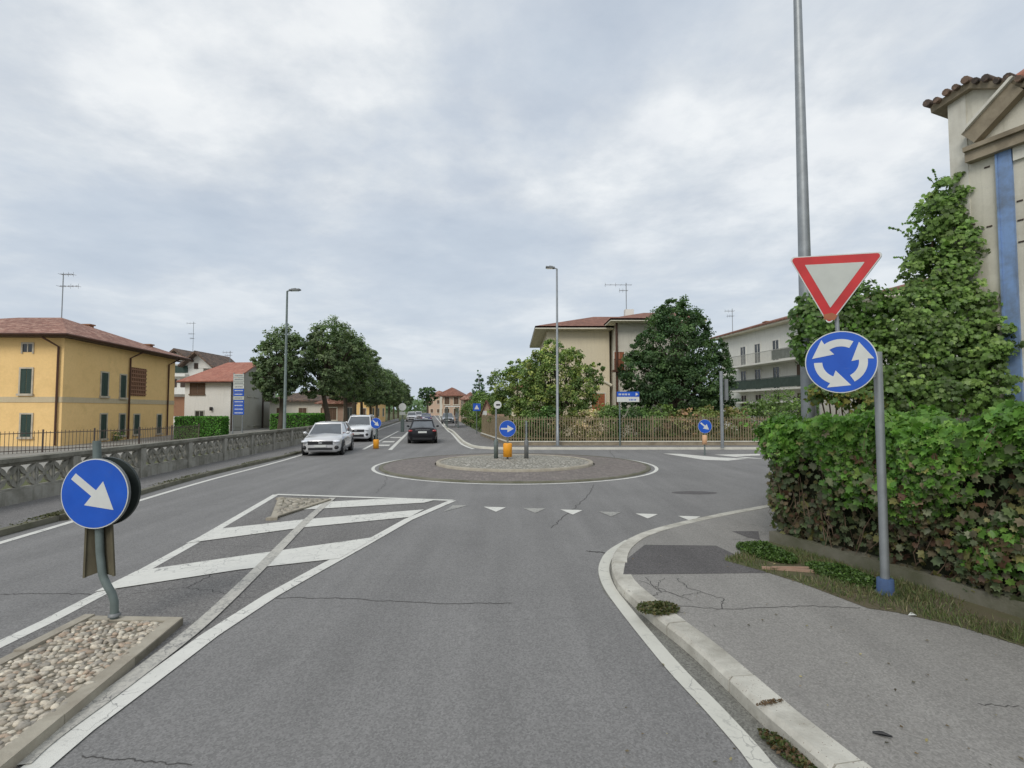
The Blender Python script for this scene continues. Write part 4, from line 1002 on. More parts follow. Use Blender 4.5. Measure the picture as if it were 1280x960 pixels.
pk3 = P(812, 391, 45); pk3.y = 45; roof_face(m, [(xm_-.5, Yv-3.3, z2+.2), (xr+1, Yv-3.3, z2+.2), (pk3.x+2, 45, pk3.z), (pk3.x-.5, 45, pk3.z)]); roof_face(m, [(xm_-.5, Yv-3.3, z2+.2), (pk3.x-.5, 45, pk3.z), (xm_-.5, Yv+12, z2+.2)])
vr = m.build('roof', 'tile3', VB, True)
VW = Wall(V0, V1); VW2 = Wall(V2, V3)
window(VW, VB, VW.rect(739.5, 756, 492, 514), 'rustshut', 'beigelight')
m = MB(); u, z = VW.uz(747, 482)
m.tube([VW.pt(u-1.1+2.2*i/10, z+.45*math.sin(PI*i/10), .06) for i in range(11)], .12, 8); m.build('arch_moulding', 'eave', VB, True)
window(VW2, VB, VW2.rect(768, 780, 440, 463), 'rustshut', 'beigelight')
m = MB(); u0, u1, z0, z1 = VW2.rect(766, 783, 450, 463)
for i in range(12): u = u0+(u1-u0)*i/11; VW2.box(m, u-.015, u+.015, z0, z1, .5, .53)
VW2.box(m, u0, u1, z1-.03, z1+.03, .48, .55); VW2.box(m, u0-.1, u1+.1, z0-.15, z0, 0, .6); m.build('balcony', 'brown', VB, True)
m = MB(); m.tube([(xm_+.12, Yv-2.35, z2), (xm_+.12, Yv-2.35, 0)], .09, 8); m.build('downpipe', 'brown', VB, True)
q = P(783, 392, 44); antenna(VB, q-Vector((0, 0, .6)), 3.2, yaw=R(0), arms=((.95, 2.2), (.8, .7)))
m = MB(); m.box(P(786, 394, 43.5), (.7, .6, .9)); m.build('chimney', 'whitewall', vr, True)
# --- apartment block
E1 = Vector((23.5, 59, 0)); E2 = Vector((26.6, 37, 0)); E3 = E2+Vector((14, 2, 0)); E4 = E1+Vector((14, 2, 0))
AP = thing('apartment_block', (31, 48, 0), 'grey white apartment block with long balconies behind the dark tree', 'apartment building')
AW = Wall(E1, E2); ez = AW.uz(903, 424)[1]; solid('wall', [E1, E2, E3, E4], -.1, ez, 'aptwall', AP)
m = MB(); m.prism([E1+Vector((-.9, .8, 0)), E2+Vector((-.9, -.8, 0)), E3+Vector((0, -.8, 0)), E4+Vector((0, .8, 0))], ez, ez+.28, bottom=True); m.build('eave', 'eave', AP, True)
m = MB(); mid = (E1+E4)/2; mid2 = (E2+E3)/2
roof_face(m, [E1+Vector((-1, .9, ez+.28)), E2+Vector((-1, -.9, ez+.28)), mid2+Vector((0, -.9, ez+2.6)), mid+Vector((0, .9, ez+2.6))]); roof_face(m, [E4+Vector((1, .9, ez+.28)), E3+Vector((1, -.9, ez+.28)), mid2+Vector((0, -.9, ez+2.6)), mid+Vector((0, .9, ez+2.6))]); ar_ = m.build('roof', 'tile3', AP, True)
m = MB(); m.add([E2+Vector((0, -.01, ez)), E3+Vector((0, -.01, ez)), mid2+Vector((0, -.01, ez+2.4))], [(0, 1, 2)]); m.build('gable', 'aptwall', AP, True)
for px, py in ((939, 407), (987, 398), (1088, 368)):
    u, z = AW.uz(px, py); q = AW.pt(u, z-.3, -1.8); m = MB(); m.box(q, (.6, .6, 1.4)); m.box(q+Vector((0, 0, .72)), (.75, .75, .1)); m.build('chimney', 'brick', ar_, True)
q = AW.pt(AW.uz(905, 400)[0], ez+.6, -1); antenna(AP, q, 2.8)
zA = AW.uz(925, 459)[1]; zB = AW.uz(925, 489)[1]
u0 = AW.uz(923, 455)[0]; fl = (zA-zB)
for zf, mt in ((zA, 'balc'), (zB, 'balcdark')):
    m = MB(); AW.box(m, u0, AW.L-.5, zf-.16, zf, 0, 1.3); bo = m.build('balcony', 'aptwall', AP, True)
    m = MB(); AW.box(m, u0, AW.L-.5, zf+.95, zf+1.0, 1.24, 1.29)
    nb = int((AW.L-.5-u0)/.14)
    for i in range(nb): u = u0+i*.14; AW.box(m, u, u+.025, zf, zf+.95, 1.25, 1.275)
    m.build('railing', mt, bo, True)
    uS = AW.uz(980, 440)[0]; m = MB(); 
    a0 = u0 if mt == 'balcdark' else uS
    AW.box(m, a0, AW.L-.6, zf+.08, zf+.92, 1.225, 1.24); m.build('screen', 'balcdark', bo, True)
for px in (929, 947, 970, 1000, 1040, 1075):
    u = AW.uz(px, 440)[0]
    for zf in (zA, zB, zB-fl): window(AW, AP, (u-.45, u+.45, zf+.02, zf+2.05), 'brownshut', 'aptwall', style='pane' if px != 1000 else 'shutter', sill=False)
m = MB(); AW.box(m, u0, AW.L-.5, zB-fl*.32-.5, zB-fl*.32-.34, 0, 1.1); m.build('canopy', 'aptwall', AP, True)
# --- concrete building right
ddr = Vector((.42, -1, 0)).normalized(); Pc = P(1192, 300, 9.6); A0 = Vector((Pc.x, 9.6, 0)); A1 = A0+ddr*7
CB = thing('concrete_building', (A0.x+2, A0.y-2, 0), 'weathered cream concrete building with blue downpipe and tiled roof at the right edge', 'building')
CW = Wall(A0, A1); nb_ = -CW.n*6
ub = CW.uz(1216, 300)[0]
tp = [CW.uz(1190, 124), CW.uz(1216, 111), CW.uz(1276, 110)]; tp[0] = (-.02, tp[0][1])
sl_ = (tp[2][1]-tp[1][1])/(tp[2][0]-tp[1][0])
def ztop_(u): return tp[0][1]+(tp[1][1]-tp[0][1])*(u-tp[0][0])/(tp[1][0]-tp[0][0]) if u < tp[1][0] else tp[1][1]+sl_*(u-tp[1][0])
prof_ = [(0, 0), (CW.L, 0), (CW.L, ztop_(CW.L)), (tp[1][0], ztop_(tp[1][0])), (0, ztop_(0))]
fr = [CW.pt(u, z) for u, z in prof_]; bkk = [CW.pt(u, z, -6) for u, z in prof_]
m = MB(); m.add(fr+bkk, [(0, 1, 2, 3, 4), (9, 8, 7, 6, 5), (0, 5, 6, 1), (1, 6, 7, 2), (2, 7, 8, 3), (3, 8, 9, 4), (4, 9, 5, 0)]); m.build('wall', 'cwall', CB, True)
m = MB(); CW.box(m, -.004, ub*.95, .1, ztop_(0)-.03, -.3, .012); m.build('corner_pilaster', 'cpale', CB, True)
ends = [(-.22, ztop_(0)-.12), (tp[1][0], ztop_(tp[1][0])), (CW.L, ztop_(CW.L))]
m = MB()
for (ua, za_), (ub_, zb_2) in zip(ends[:-1], ends[1:]):
    vs = [CW.pt(ua, za_-.02, .12), CW.pt(ub_, zb_2-.02, .12), CW.pt(ub_, zb_2+.10, .15), CW.pt(ua, za_+.10, .15)]; vs += [CW.pt(ua, za_-.02, -6.1), CW.pt(ub_, zb_2-.02, -6.1), CW.pt(ub_, zb_2+.10, -6.1), CW.pt(ua, za_+.10, -6.1)]
    m.add(vs, [(0, 1, 2, 3), (7, 6, 5, 4), (0, 4, 5, 1), (1, 5, 6, 2), (2, 6, 7, 3), (3, 7, 4, 0)])
m.build('cornice', 'cbeam', CB, True)
m = MB(); uu = -.22
def zr(u): return ends[0][1]+(ends[1][1]-ends[0][1])*(u-ends[0][0])/(ends[1][0]-ends[0][0]) if u < ends[1][0] else ztop_(u)
i = 0
while uu < CW.L:
    z = zr(uu)+.115+(.02 if i % 2 == 0 else -.015)+random.uniform(-.014, .014); rr_ = random.uniform(.058, .066) if i % 2 == 0 else .05
    m.tube([CW.pt(uu, z, .24+random.uniform(-.02, .02)), CW.pt(uu, z+.05, -1), CW.pt(uu, z+.12, -5.5)], [rr_*1.05, rr_, rr_], 8, True); uu += .15; i += 1
m.build('roof_tiles', 'tilegrey', CB, True)
q_ = [CW.uz(1256, 99), CW.uz(1281, 80)]; m = MB(); dsl = (q_[1][1]-q_[0][1])/(q_[1][0]-q_[0][0])
for k in range(9):
    o0 = -.35-k*.3; m.tube([CW.pt(q_[0][0], q_[0][1]+.05, o0), CW.pt(q_[0][0]+3.2, q_[0][1]+.05+dsl*3.2*.8, o0)], .1, 8, True)
roof_face(m, [CW.pt(q_[0][0]-.05, q_[0][1], -.2), CW.pt(q_[0][0]+3.2, q_[0][1]+dsl*3.2*.8, -.2), CW.pt(q_[0][0]+3.2, q_[0][1]+dsl*3.2*.8, -5.5), CW.pt(q_[0][0]-.05, q_[0][1], -5.5)], .1)
m.build('upper_roof', 'tile2', CB, True)
# tie beam and raking beam
ba = CW.uz(1212, 192); bb = CW.uz(1279, 160)
zb_ = ba[1]; m = MB(); CW.box(m, ba[0], CW.L, zb_-.2, zb_-.02, 0, .16); CW.box(m, ba[0], CW.L, zb_-.02, zb_+.06, 0, .22); m.build('tie_beam', 'cbeam', CB, True)
ra = CW.uz(1216, 172); rb_ = CW.uz(1272, 112)
m = MB(); up = CW.n
m.bar(CW.pt(ra[0], ra[1]-.05, .09), CW.pt(rb_[0]+.05, rb_[1], .09), .16, .30, up=CW.n.cross(Vector((CW.d.x, CW.d.y, 1)).normalized())); m.build('raking_beam', 'cbeam', CB, True)
m = MB(); m.bar(CW.pt(ra[0]-.02, ra[1]+.12, .12), CW.pt(rb_[0]+.03, rb_[1]+.17, .12), .22, .05, up=CW.n.cross(Vector((CW.d.x, CW.d.y, 1)).normalized())); m.build('rake_moulding', 'cpale', CB, True)
pa = CW.uz(1248, 300)[0]; pb = CW.uz(1271, 300)[0]
m = MB(); CW.box(m, pa+.03, pb, .2, zb_-.2, .0, .05); CW.box(m, pa+.03, pa+.06, .2, zb_-.21, .0, .07); m.build('downpipe', 'bluepaint', CB, True)
m = MB(); CW.box(m, pb+.02, CW.L, zb_-.42, zb_-.2, 0, .05); m.build('lintel', 'cpale', CB, True)
m = MB()
for px, py in ((1234, 209), (1237, 283), (1216, 303), (1224, 365), (1226, 366), (1275, 251), (1276, 275), (1277, 302), (1216, 281)):
    u, z = CW.uz(px, py); CW.box(m, u-.04, u+.04, z-.012, z+.012, 0, .012)
m.build('fixing_slots', 'darkeave', CB, True)
# --- far street: peach house, others
def plain_house(name, x0, x1, Y, depth, eave, ridge, wall, roof, label, wins=3, floors=2, rot=0):
    r = thing(name, ((x0+x1)/2, Y, 0), label, 'house'); solid('wall', [(x0, Y), (x1, Y), (x1, Y+depth), (x0, Y+depth)], -.1, eave, wall, r)
    m = MB(); o = .6; xm = (x0+x1)/2; zm = eave-.05
    if x1-x0 > depth*.9:
        ym = Y+depth/2; q = min(depth/2, (x1-x0)/2-.1)
        roof_face(m, [(x0-o, Y-o, zm), (x1+o, Y-o, zm), (x1-q, ym, ridge), (x0+q, ym, ridge)]); roof_face(m, [(x0-o, Y+depth+o, zm), (x1+o, Y+depth+o, zm), (x1-q, ym, ridge), (x0+q, ym, ridge)])
        roof_face(m, [(x0-o, Y-o, zm), (x0-o, Y+depth+o, zm), (x0+q, ym, ridge)]); roof_face(m, [(x1+o, Y-o, zm), (x1+o, Y+depth+o, zm), (x1-q, ym, ridge)])
    else:
        roof_face(m, [(x0-o, Y-o, zm), (xm, Y-o+2, ridge), (xm, Y+depth, ridge), (x0-o, Y+depth, zm)]); roof_face(m, [(x1+o, Y-o, zm), (xm, Y-o+2, ridge), (xm, Y+depth, ridge), (x1+o, Y+depth, zm)]); roof_face(m, [(x0-o, Y-o, zm), (x1+o, Y-o, zm), (xm, Y-o+2, ridge)])
    m.build('roof', roof, r, True); W = Wall((x0, Y), (x1, Y))
    for f in range(floors):
        z = 1.0+f*(eave-.6)/floors
        for i in range(wins): u = (i+.5)*W.L/wins; window(W, r, (u-.45, u+.45, z, z+1.3), 'brownshut', 'eave')
    for s_ in ((x1, Y, x1, Y+depth), (x0, Y, x0, Y+depth)):
        W2 = Wall(s_[:2], s_[2:])
        if W2.n.x*(1 if s_[0] == x1 else -1) < 0: continue
        for f in range(floors):
            z = 1.0+f*(eave-.6)/floors
            for i in range(3): u = (i+.5)*W2.L/3; window(W2, r, (u-.45, u+.45, z, z+1.3), 'greenshut', 'eave')
    return r
plain_house('peach_house', P(553, 500, 95).x, P(576, 500, 95).x, 95, 11, 4.7, 5.9, 'pink', 'tile3', 'peach coloured house with brown roof at the far right of the road', 2)
plain_house('brick_red_house', P(574, 500, 75).x, P(590, 500, 75).x, 82, 8, 3.8, 4.9, 'pinkbrick', 'tile', 'low reddish house behind the bushes beyond the peach house', 2, 1)
plain_house('cream_house', -20.5, -14, 150, 10, 6.5, 8.5, 'beigelight', 'tile3', 'distant cream house closing the view on the right of the road', 3)
plain_house('salmon_house', -30, -23, 190, 10, 7, 9, 'pink', 'tile', 'distant salmon house at the end of the road', 3)
plain_house('ochre_house', -29.5, -22.5, 84, 10, 6.2, 8, 'yellow', 'tile3', 'ochre house glimpsed between the trunks of the round trees', 3)
plain_house('low_cream_house', -27.5, -20, 60, 8, 3.2, 4.6, 'beigelight', 'tilegrey', 'low cream bungalow behind the first round trees', 3, 1)
plain_house('pink_roadside_house', -20.5, -18.2, 57, 3.2, 2.9, 3.6, 'pinkbrick', 'tile', 'small pink brick outbuilding seen between two tree trunks', 1, 1)
plain_house('grey_house', -48, -40, 130, 12, 6.5, 9, 'greywall', 'tile', 'grey house far behind the round trees', 3)
plain_house('tan_house', 0, 9, 120, 12, 7, 9.4, 'beige', 'tile3', 'tan house far behind the garden trees', 3)
# brick arch outbuilding by fence
r = thing('brick_garden_shed', (-1.5, 43, 0), 'small pink brick garden building with pointed roof and dark arched opening', 'shed')
Ys = 43.; x0 = P(602, 530, Ys).x; x1 = P(630, 530, Ys).x
zt_ = P(600, 518, Ys).z; solid('wall', [(x0, Ys), (x1, Ys), (x1, Ys+3), (x0, Ys+3)], 0, zt_, 'pinkbrick', r)
m = MB(); pk = P(607.5, 500, Ys); m.add([(x0, Ys+.0, zt_), (P(615, 518, Ys).x, Ys, zt_), pk], [(0, 1, 2)]); m.build('gable', 'pinkbrick', r, True)
m = MB(); xr_ = P(616, 518, Ys).x; roof_face(m, [(x0-.15, Ys-.2, zt_-.1), (pk.x, Ys-.2, pk.z), (pk.x, Ys+3, pk.z), (x0-.15, Ys+3, zt_-.1)], .1); roof_face(m, [(pk.x, Ys-.2, pk.z), (xr_+.15, Ys-.2, zt_-.1), (xr_+.15, Ys+3, zt_-.1), (pk.x, Ys+3, pk.z)], .1); m.build('roof', 'tile3', r, True)
m = MB(); xa_ = P(613, 530, Ys).x; xb_ = P(625, 530, Ys).x; za_ = P(600, 530, Ys).z; pts = [(xa_, .0)]+[((xa_+xb_)/2-(xb_-xa_)/2*math.cos(PI*i/10), za_+(xb_-xa_)/2*math.sin(PI*i/10)) for i in range(11)]+[(xb_, 0)]
poly_plate(m, pts, 0, .02, Matrix(((1, 0, 0), (0, 0, -1), (0, 1, 0))), (0, Ys-.002, 0)); m.build('arched_opening', 'black', r, True)
m = MB(); q = P(606, 516.5, Ys); m.box((q.x, Ys-.02, q.z), (.35, .03, .38)); pn = m.build('number_plate', 'white', r, True)
# bus shelter / kiosk on the far pavement
r = thing('bus_shelter', (-6.2, 62, .1), 'small green framed shelter with pale roof on the far right pavement', 'bus shelter')
m = MB()
for x, y in ((-7.1, 58), (-5.9, 58), (-8, 64), (-6.8, 64)): m.tube([(x, y, .1), (x, y, 2.4)], .06, 8)
m.bar((-7.1, 58, 1.0), (-8, 64, 1.0), .05, .05); m.build('frame', 'polegreen', r, True)
m = MB(); m.prism([(-7.3, 57.7), (-5.7, 57.7), (-6.6, 64.3), (-8.2, 64.3)], 2.4, 2.52, bottom=True); m.build('roof', 'whitewall', r, True)
m = MB(); m.prism([(-5.95, 58), (-5.9, 58), (-6.8, 64), (-6.85, 64)], .3, 2.3); m.build('glass_panel', 'pane', r, True)

# ================================================================ TREES
OAK = [(.032, .047, .022), (.042, .060, .028), (.055, .075, .036), (.068, .086, .045)]
def lobes_round(rad, h0, h1, seed, k=7):
    rr = random.Random(seed); out = []; zc = (h0+h1)/2; hz = (h1-h0)/2
    out.append((0, 0, zc+hz*.15, rad*.72, rad*.72, hz*.82))
    for i in range(k):
        a = 2*PI*i/k+rr.uniform(-.3, .3); q = rr.uniform(.42, .6); z = zc+rr.uniform(-.5, .45)*hz
        s = rr.uniform(.38, .55); out.append((math.cos(a)*rad*q, math.sin(a)*rad*q, z, rad*s, rad*s, hz*s*.8))
    return out
row = [
 (349, 36, 1.85, 2.2, 7.9, (0.15, 0), 'slimmest round evergreen, nearest of the row, just behind the left street lamp'),
 (413, 39, 2.35, 2.4, 8.9, (-.6, 0), 'big round evergreen with a leaning trunk above the silver hatchback'),
 (431, 46, 2.5, 2.4, 9.2, (0, 0), 'round evergreen third in the row, above the white SUV'),
 (441, 53, 2.6, 2.4, 9.4, (0, 0), 'round evergreen fourth in the row, just before the taller distant ones')]
TG = 'round trees lining the left side of the road'
for i, (px, Y, rad, h0, h1, ln, lb) in enumerate(row):
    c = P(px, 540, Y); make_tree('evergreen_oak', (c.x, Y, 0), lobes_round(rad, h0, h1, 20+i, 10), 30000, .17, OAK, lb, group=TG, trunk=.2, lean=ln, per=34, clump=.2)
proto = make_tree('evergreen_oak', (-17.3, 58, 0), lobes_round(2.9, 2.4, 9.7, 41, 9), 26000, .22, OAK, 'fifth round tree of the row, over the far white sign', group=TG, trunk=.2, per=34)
names = ['sixth round tree of the row along the left pavement', 'seventh round tree of the row along the left pavement', 'eighth round tree of the row along the left pavement', 'ninth round tree in the distant part of the row', 'tenth round tree in the distant part of the row', 'eleventh round tree, near the end of the row', 'twelfth round tree, last but one of the row', 'last and smallest looking round tree of the row']
for i, (Y, s) in enumerate(((66, 1.0), (75, .97), (84, 1.0), (94, .96), (105, 1.02), (118, .95), (132, 1.0), (150, 1.0))):
    c = copy_tree(proto); c.location = (-17.3-.1455*(Y-58)-.35, Y, 0); c.rotation_euler.z = i*1.9; c.scale = (s, s, s*random.uniform(.94, 1.04)); c['label'] = names[i]
# dark tree
c = P(845, 540, 36)
DK = [(.017, .034, .013), (.025, .045, .017), (.036, .060, .022)]
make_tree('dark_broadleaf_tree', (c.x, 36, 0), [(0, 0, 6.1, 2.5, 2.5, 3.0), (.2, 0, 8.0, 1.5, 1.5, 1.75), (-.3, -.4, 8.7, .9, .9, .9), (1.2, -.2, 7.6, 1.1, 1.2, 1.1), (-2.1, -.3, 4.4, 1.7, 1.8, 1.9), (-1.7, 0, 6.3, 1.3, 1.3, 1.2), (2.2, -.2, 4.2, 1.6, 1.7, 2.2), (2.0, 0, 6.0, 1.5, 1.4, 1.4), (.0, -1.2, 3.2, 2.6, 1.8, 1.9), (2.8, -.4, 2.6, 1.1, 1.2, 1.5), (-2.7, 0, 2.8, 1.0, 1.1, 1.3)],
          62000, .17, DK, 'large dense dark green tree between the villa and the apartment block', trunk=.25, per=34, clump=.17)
c = P(695, 540, 34)
make_tree('pale_garden_tree', (c.x, 34, 0), [(0, 0, 4.2, 1.7, 1.5, 1.9), (1.6, -.3, 3.0, 1.1, 1.1, 1.2), (.9, 0, 5.1, 1.0, 1.0, .9), (-.9, 0, 4.8, 1.0, 1.0, 1.1), (1.9, 0, 4.0, 1.0, 1.0, .9), (-.2, 0, 5.8, .9, .9, .8), (-1.5, -.2, 4.0, .9, .9, 1.0), (.6, -.3, 2.9, 1.6, 1.4, 1.1), (-1.0, -.3, 2.6, 1.1, 1.2, 1.1), (2.5, 0, 4.6, .6, .6, .5)],
          24000, .15, GR_L+GR_M, 'loose yellow green tree in front of the beige villa', trunk=.13, per=26, clump=.24, inner=.2)
c = P(648, 540, 36)
make_tree('light_garden_tree', (c.x, 36, 0), [(0, 0, 3.4, 1.5, 1.4, 1.7), (.7, 0, 4.6, .9, .9, .9), (-.9, 0, 3.9, 1.1, 1.0, 1.0), (-.6, 0, 2.2, 1.5, 1.4, 1.3), (.9, 0, 2.2, 1.3, 1.4, 1.3), (-.1, 0, 5.0, .6, .6, .6)],
          15000, .15, GR_M+GR_L[:2], 'bushy light green tree behind the roundabout signs', trunk=.11, per=26, clump=.24)
c = P(599, 540, 70)
make_tree('slim_conifer', (c.x, 70, 0), [(0, 0, 2.8, 1.3, 1.3, 1.8), (0, 0, 4.4, .9, .9, 1.4), (0, 0, 5.9, .55, .55, 1.0), (0, 0, 6.9, .25, .25, .8)], 4000, .2, [(.03, .055, .035), (.04, .065, .04)], 'slim dark conifer tip above the bushes on the far right pavement', trunk=.1, per=20)
c = P(534, 520, 150)
make_tree('umbrella_pine', (c.x, 150, 0), [(0, 0, 7.2, 2.4, 2.4, 1.2), (1.0, 0, 5.4, 1.8, 1.6, .8), (-1, 0, 5.9, 1.6, 1.6, .8), (0, 0, 4.0, 1.2, 1.2, 1.0)], 4000, .4, DK, 'dark pine at the very end of the road', trunk=.3, per=20)
# bushes along far right pavement
for i, (px, Y, w, h, cs, lb) in enumerate(((584, 56, 1.3, 4.0, GR_M, 'tall green bush at the far bend of the pavement'), (593, 50, 1.2, 3.7, GR_M, 'dense green bush behind the pedestrian crossing sign'), (601, 46, 1.0, 3.6, GR_D, 'dark bush left of the pink brick garden shed'), (575, 66, 1.2, 3.2, GR_M, 'farthest bush along the right pavement'))):
    c = P(px, 540, Y); shrub('roadside_bush', (c.x+1.3, Y, 0), [(0, 0, h*.5, w, w, h*.45), (.2, 0, h*.8, w*.7, w*.7, h*.2)], 3500, .17, cs, lb, 'bush', per=24)
fb = [(664, 32.5, 1.0, 2.0, GR_M, 'green shrub behind the fence left of the pale lamp'), (684, 32.2, .9, 2.2, GR_D, 'dark shrub behind the fence right beside the pale lamp'), (712, 32, 1.1, 1.9, GR_Y, 'yellowing shrub behind the fence under the pale green tree'), (732, 31.6, .9, 2.0, [(.22, .17, .12), (.16, .15, .08), (.12, .12, .05)], 'dry pinkish shrub behind the fence left of the direction sign'), (758, 32.4, 1.1, 2.3, GR_M, 'green shrub behind the direction sign pole'),
      (790, 32.2, 1.2, 2.3, GR_D, 'dark shrub right of the direction sign'), (820, 32.5, 1.2, 2.4, GR_M, 'leafy shrub at the left foot of the dark tree'), (850, 32.2, 1.2, 2.0, [(.13, .08, .05), (.10, .09, .04), (.07, .085, .03)], 'reddish brown shrub behind the fence below the dark tree'), (880, 32.4, 1.1, 2.3, GR_Y, 'yellow green shrub behind the blue keep right disc'), (912, 32.6, 1.3, 2.1, GR_Y, 'shrub behind the plain grey post'), (945, 33, 1.4, 2.6, GR_M, 'green shrub below the apartment balconies'), (975, 34, 1.5, 3.3, GR_M, 'taller green shrub below the apartment block near the hedge'), (1010, 35, 1.6, 3.0, GR_D, 'dark shrub behind the thick lamp pole'), (644, 33.5, .9, 1.6, GR_Y, 'low shrub behind the fence corner')]
for px, Y, w, h, cs, lb in fb:
    c = P(px, 540, Y); shrub('fence_shrub', (c.x, Y, 0), [(0, 0, h*.5, w, w*.8, h*.5), (.3*w, 0, h*.75, w*.6, w*.6, h*.3)], 2600, .15, cs, lb, group='shrubs behind the slatted fence', per=20)
# left far hedges
box_hedge('roadside_hedge', [(-21, 46), (-17.6, 46), (-18.6, 53), (-22, 53)], -.05, 1.7, 6000, .15, HG, 'green clipped hedge behind the balustrade under the round trees')
# far treeline
pts = []; nl = []
for _ in range(9000):
    x = random.uniform(-260, 260); y = random.uniform(260, 300); h = 6+3*math.sin(x*.09)+2*math.sin(x*.31+1)
    pts.append((x, y, random.uniform(0, 1)**.7*h)); nl.append((0, -1, .4))
o = leaves('distant_trees', pts, nl, rng.uniform(1.5, 3.2, len(pts)), palette(len(pts), [(.05, .075, .04), (.065, .09, .05)], None, .2), (T_Q, F_Q)); tag(o, 'distant green tree line along the horizon beyond the houses', 'trees', kind='stuff')

# ================================================================ CREEPER HEDGE
H0 = Vector((3.99, 8.05, 0)); H1 = Vector((4.98, 5.05, 0)); hd = (H1-H0).normalized(); H2 = H1+hd*3.5
HN = Vector((-hd.y, hd.x, 0)); HN = HN if HN.dot(-H0) > 0 else -HN
HL = (H2-H0).length; HB = Vector((.55, .95, 0)).normalized()   # side going away
r = thing('creeper_hedge', (H0.x, H0.y, .1), 'overgrown creeper hedge of lobed leaves on a low kerb wall along the right pavement', 'hedge')
m = MB(); q0 = H0-HN*.12; q1 = H2-HN*.12; q2 = q1-HN*.25; q3 = q0-HN*.25
m.prism([q0, q1, q2, q3], .15, 1.6, bottom=True); sd = [q0+HB*.05, q0+HB*6, q0+HB*6+Vector((.25, -.1, 0)), q3+HB*.05+hd*.2]; m.prism(sd, .15, 1.7, bottom=True)
m.build('core', 'hedgecore', r, True)
m = MB(); m.prism([H0+HN*.10-hd*.05, H2+HN*.10, H2-HN*.12, H0-HN*.12-hd*.05], .1, .27); m.build('low_wall', 'kerb_dark', r, True)
def hedge_top(u): return 1.80+.06*math.sin(u*1.7)+.06*math.sin(u*4.1+1)+.035*math.sin(u*11)+.085*u
pts = []; nr = []; sz = []; cl = []
CG = np.array([(.10, .21, .035), (.12, .25, .04), (.075, .165, .03), (.16, .28, .055)])
CM = np.array([(.10, .145, .06), (.125, .175, .07), (.15, .18, .09), (.20, .22, .12)])
CB_ = np.array([(.19, .14, .08), (.14, .08, .05), (.14, .13, .07), (.27, .26, .09), (.22, .18, .11)])
bumps = [(random.uniform(0, HL), random.uniform(.4, 2.0), random.uniform(.2, .45), random.uniform(.05, .2)) for _ in range(60)]
def bulge(u, z): return sum(a*math.exp(-((u-bu)**2+(z-bz)**2)/s**2) for bu, bz, s, a in bumps)
for _ in range(24000):
    u = random.uniform(-.08, HL); top = hedge_top(u); f = random.random()**.85; z = .22+(top-.22)*f
    dens = 1.0 if f > .72 else max(.12, (.5+.3*math.sin(u*2.3+z*3)+.3*math.sin(u*6.1-z*5))*(.55+.6*f))
    if random.random() > dens: continue
    b = bulge(u, z); over = .26*max(0, (f-.62)/.38)**1.5
    o_ = b*.8+over+random.uniform(-.12, .04)
    q = H0+hd*u+HN*o_; pts.append((q.x, q.y, z)); nr.append((HN.x+.0, HN.y, .35+.7*max(0, f-.7)))
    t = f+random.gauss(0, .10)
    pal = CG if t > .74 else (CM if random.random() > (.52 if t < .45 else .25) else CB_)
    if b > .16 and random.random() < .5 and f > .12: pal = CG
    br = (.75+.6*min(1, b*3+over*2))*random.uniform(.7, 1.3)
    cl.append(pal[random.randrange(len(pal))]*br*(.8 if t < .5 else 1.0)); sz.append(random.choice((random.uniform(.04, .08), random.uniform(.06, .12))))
# top surface
for _ in range(6500):
    u = random.uniform(-.1, HL); w = random.uniform(-.28, .75); q = H0+hd*u-HN*w; z = hedge_top(u)+.04*math.sin(u*9+w*7)+random.uniform(-.10, .05)-.12*max(0, -w-.1)
    pts.append((q.x, q.y, z)); nr.append((HN.x*.5, HN.y*.5, 1)); cl.append(CG[random.randrange(4)]*random.uniform(.7, 1.35)); sz.append(random.uniform(.06, .13))
# side going away
for _ in range(6000):
    u = random.uniform(0, 6); f = random.random()**.8; z = .22+1.9*f; q = H0+HB*u+Vector((-.95, .55, 0)).normalized()*(random.uniform(-.1, .05)+.2*max(0, f-.6)-.05); z = .22+1.75*f
    if f < .7 and random.random() < .35: continue
    pts.append((q.x, q.y, z)); nr.append((-.9, .1, .4)); pal = CG if f > .7 else CM; cl.append(pal[random.randrange(4)]*random.uniform(.6, 1.2)); sz.append(random.uniform(.05, .1))
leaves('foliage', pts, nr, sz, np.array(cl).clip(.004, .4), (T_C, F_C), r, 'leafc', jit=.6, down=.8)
# long shoots and twigs
m = MB(); hp = []; hn = []
for _ in range(420):
    u = random.uniform(0, HL); z = random.uniform(.25, 1.7); q = H0+hd*u+HN*random.uniform(-.08, .08); d = hd*random.uniform(-.25, .25)+Vector((0, 0, random.uniform(.15, .6)))*random.choice((1, 1, -1))
    e = q+d+HN*random.uniform(-.02, .08); m.tube([(q.x, q.y, z), ((q.x+e.x)/2+.02, (q.y+e.y)/2, z+d.z*.45), (e.x, e.y, max(.2, z+d.z))], [.007, .005, .002], 4, False)
sp_ = []; sn_ = []
for _ in range(110):
    u = random.uniform(-.1, HL); w = random.uniform(-.35, .5); q = H0+hd*u-HN*w; z = hedge_top(u)-.05
    d = Vector((random.gauss(0, .12), random.gauss(0, .12), random.uniform(.05, .28))) if random.random() < .55 else HN*random.uniform(.1, .25)+Vector((random.gauss(0, .1), 0, -random.uniform(.1, .45)))
    pth = catmull([Vector((q.x, q.y, z)), Vector((q.x, q.y, z))+d*.5+HN*.03, Vector((q.x, q.y, z))+d], 3); m.tube(pth, .004, 4, False); sp_ += [tuple(x) for x in pth]; sn_ += [tuple(HN+Vector((0, 0, .5)))]*len(pth)
tw = m.build('twigs', 'twig', r, True); tw['kind'] = 'stuff'
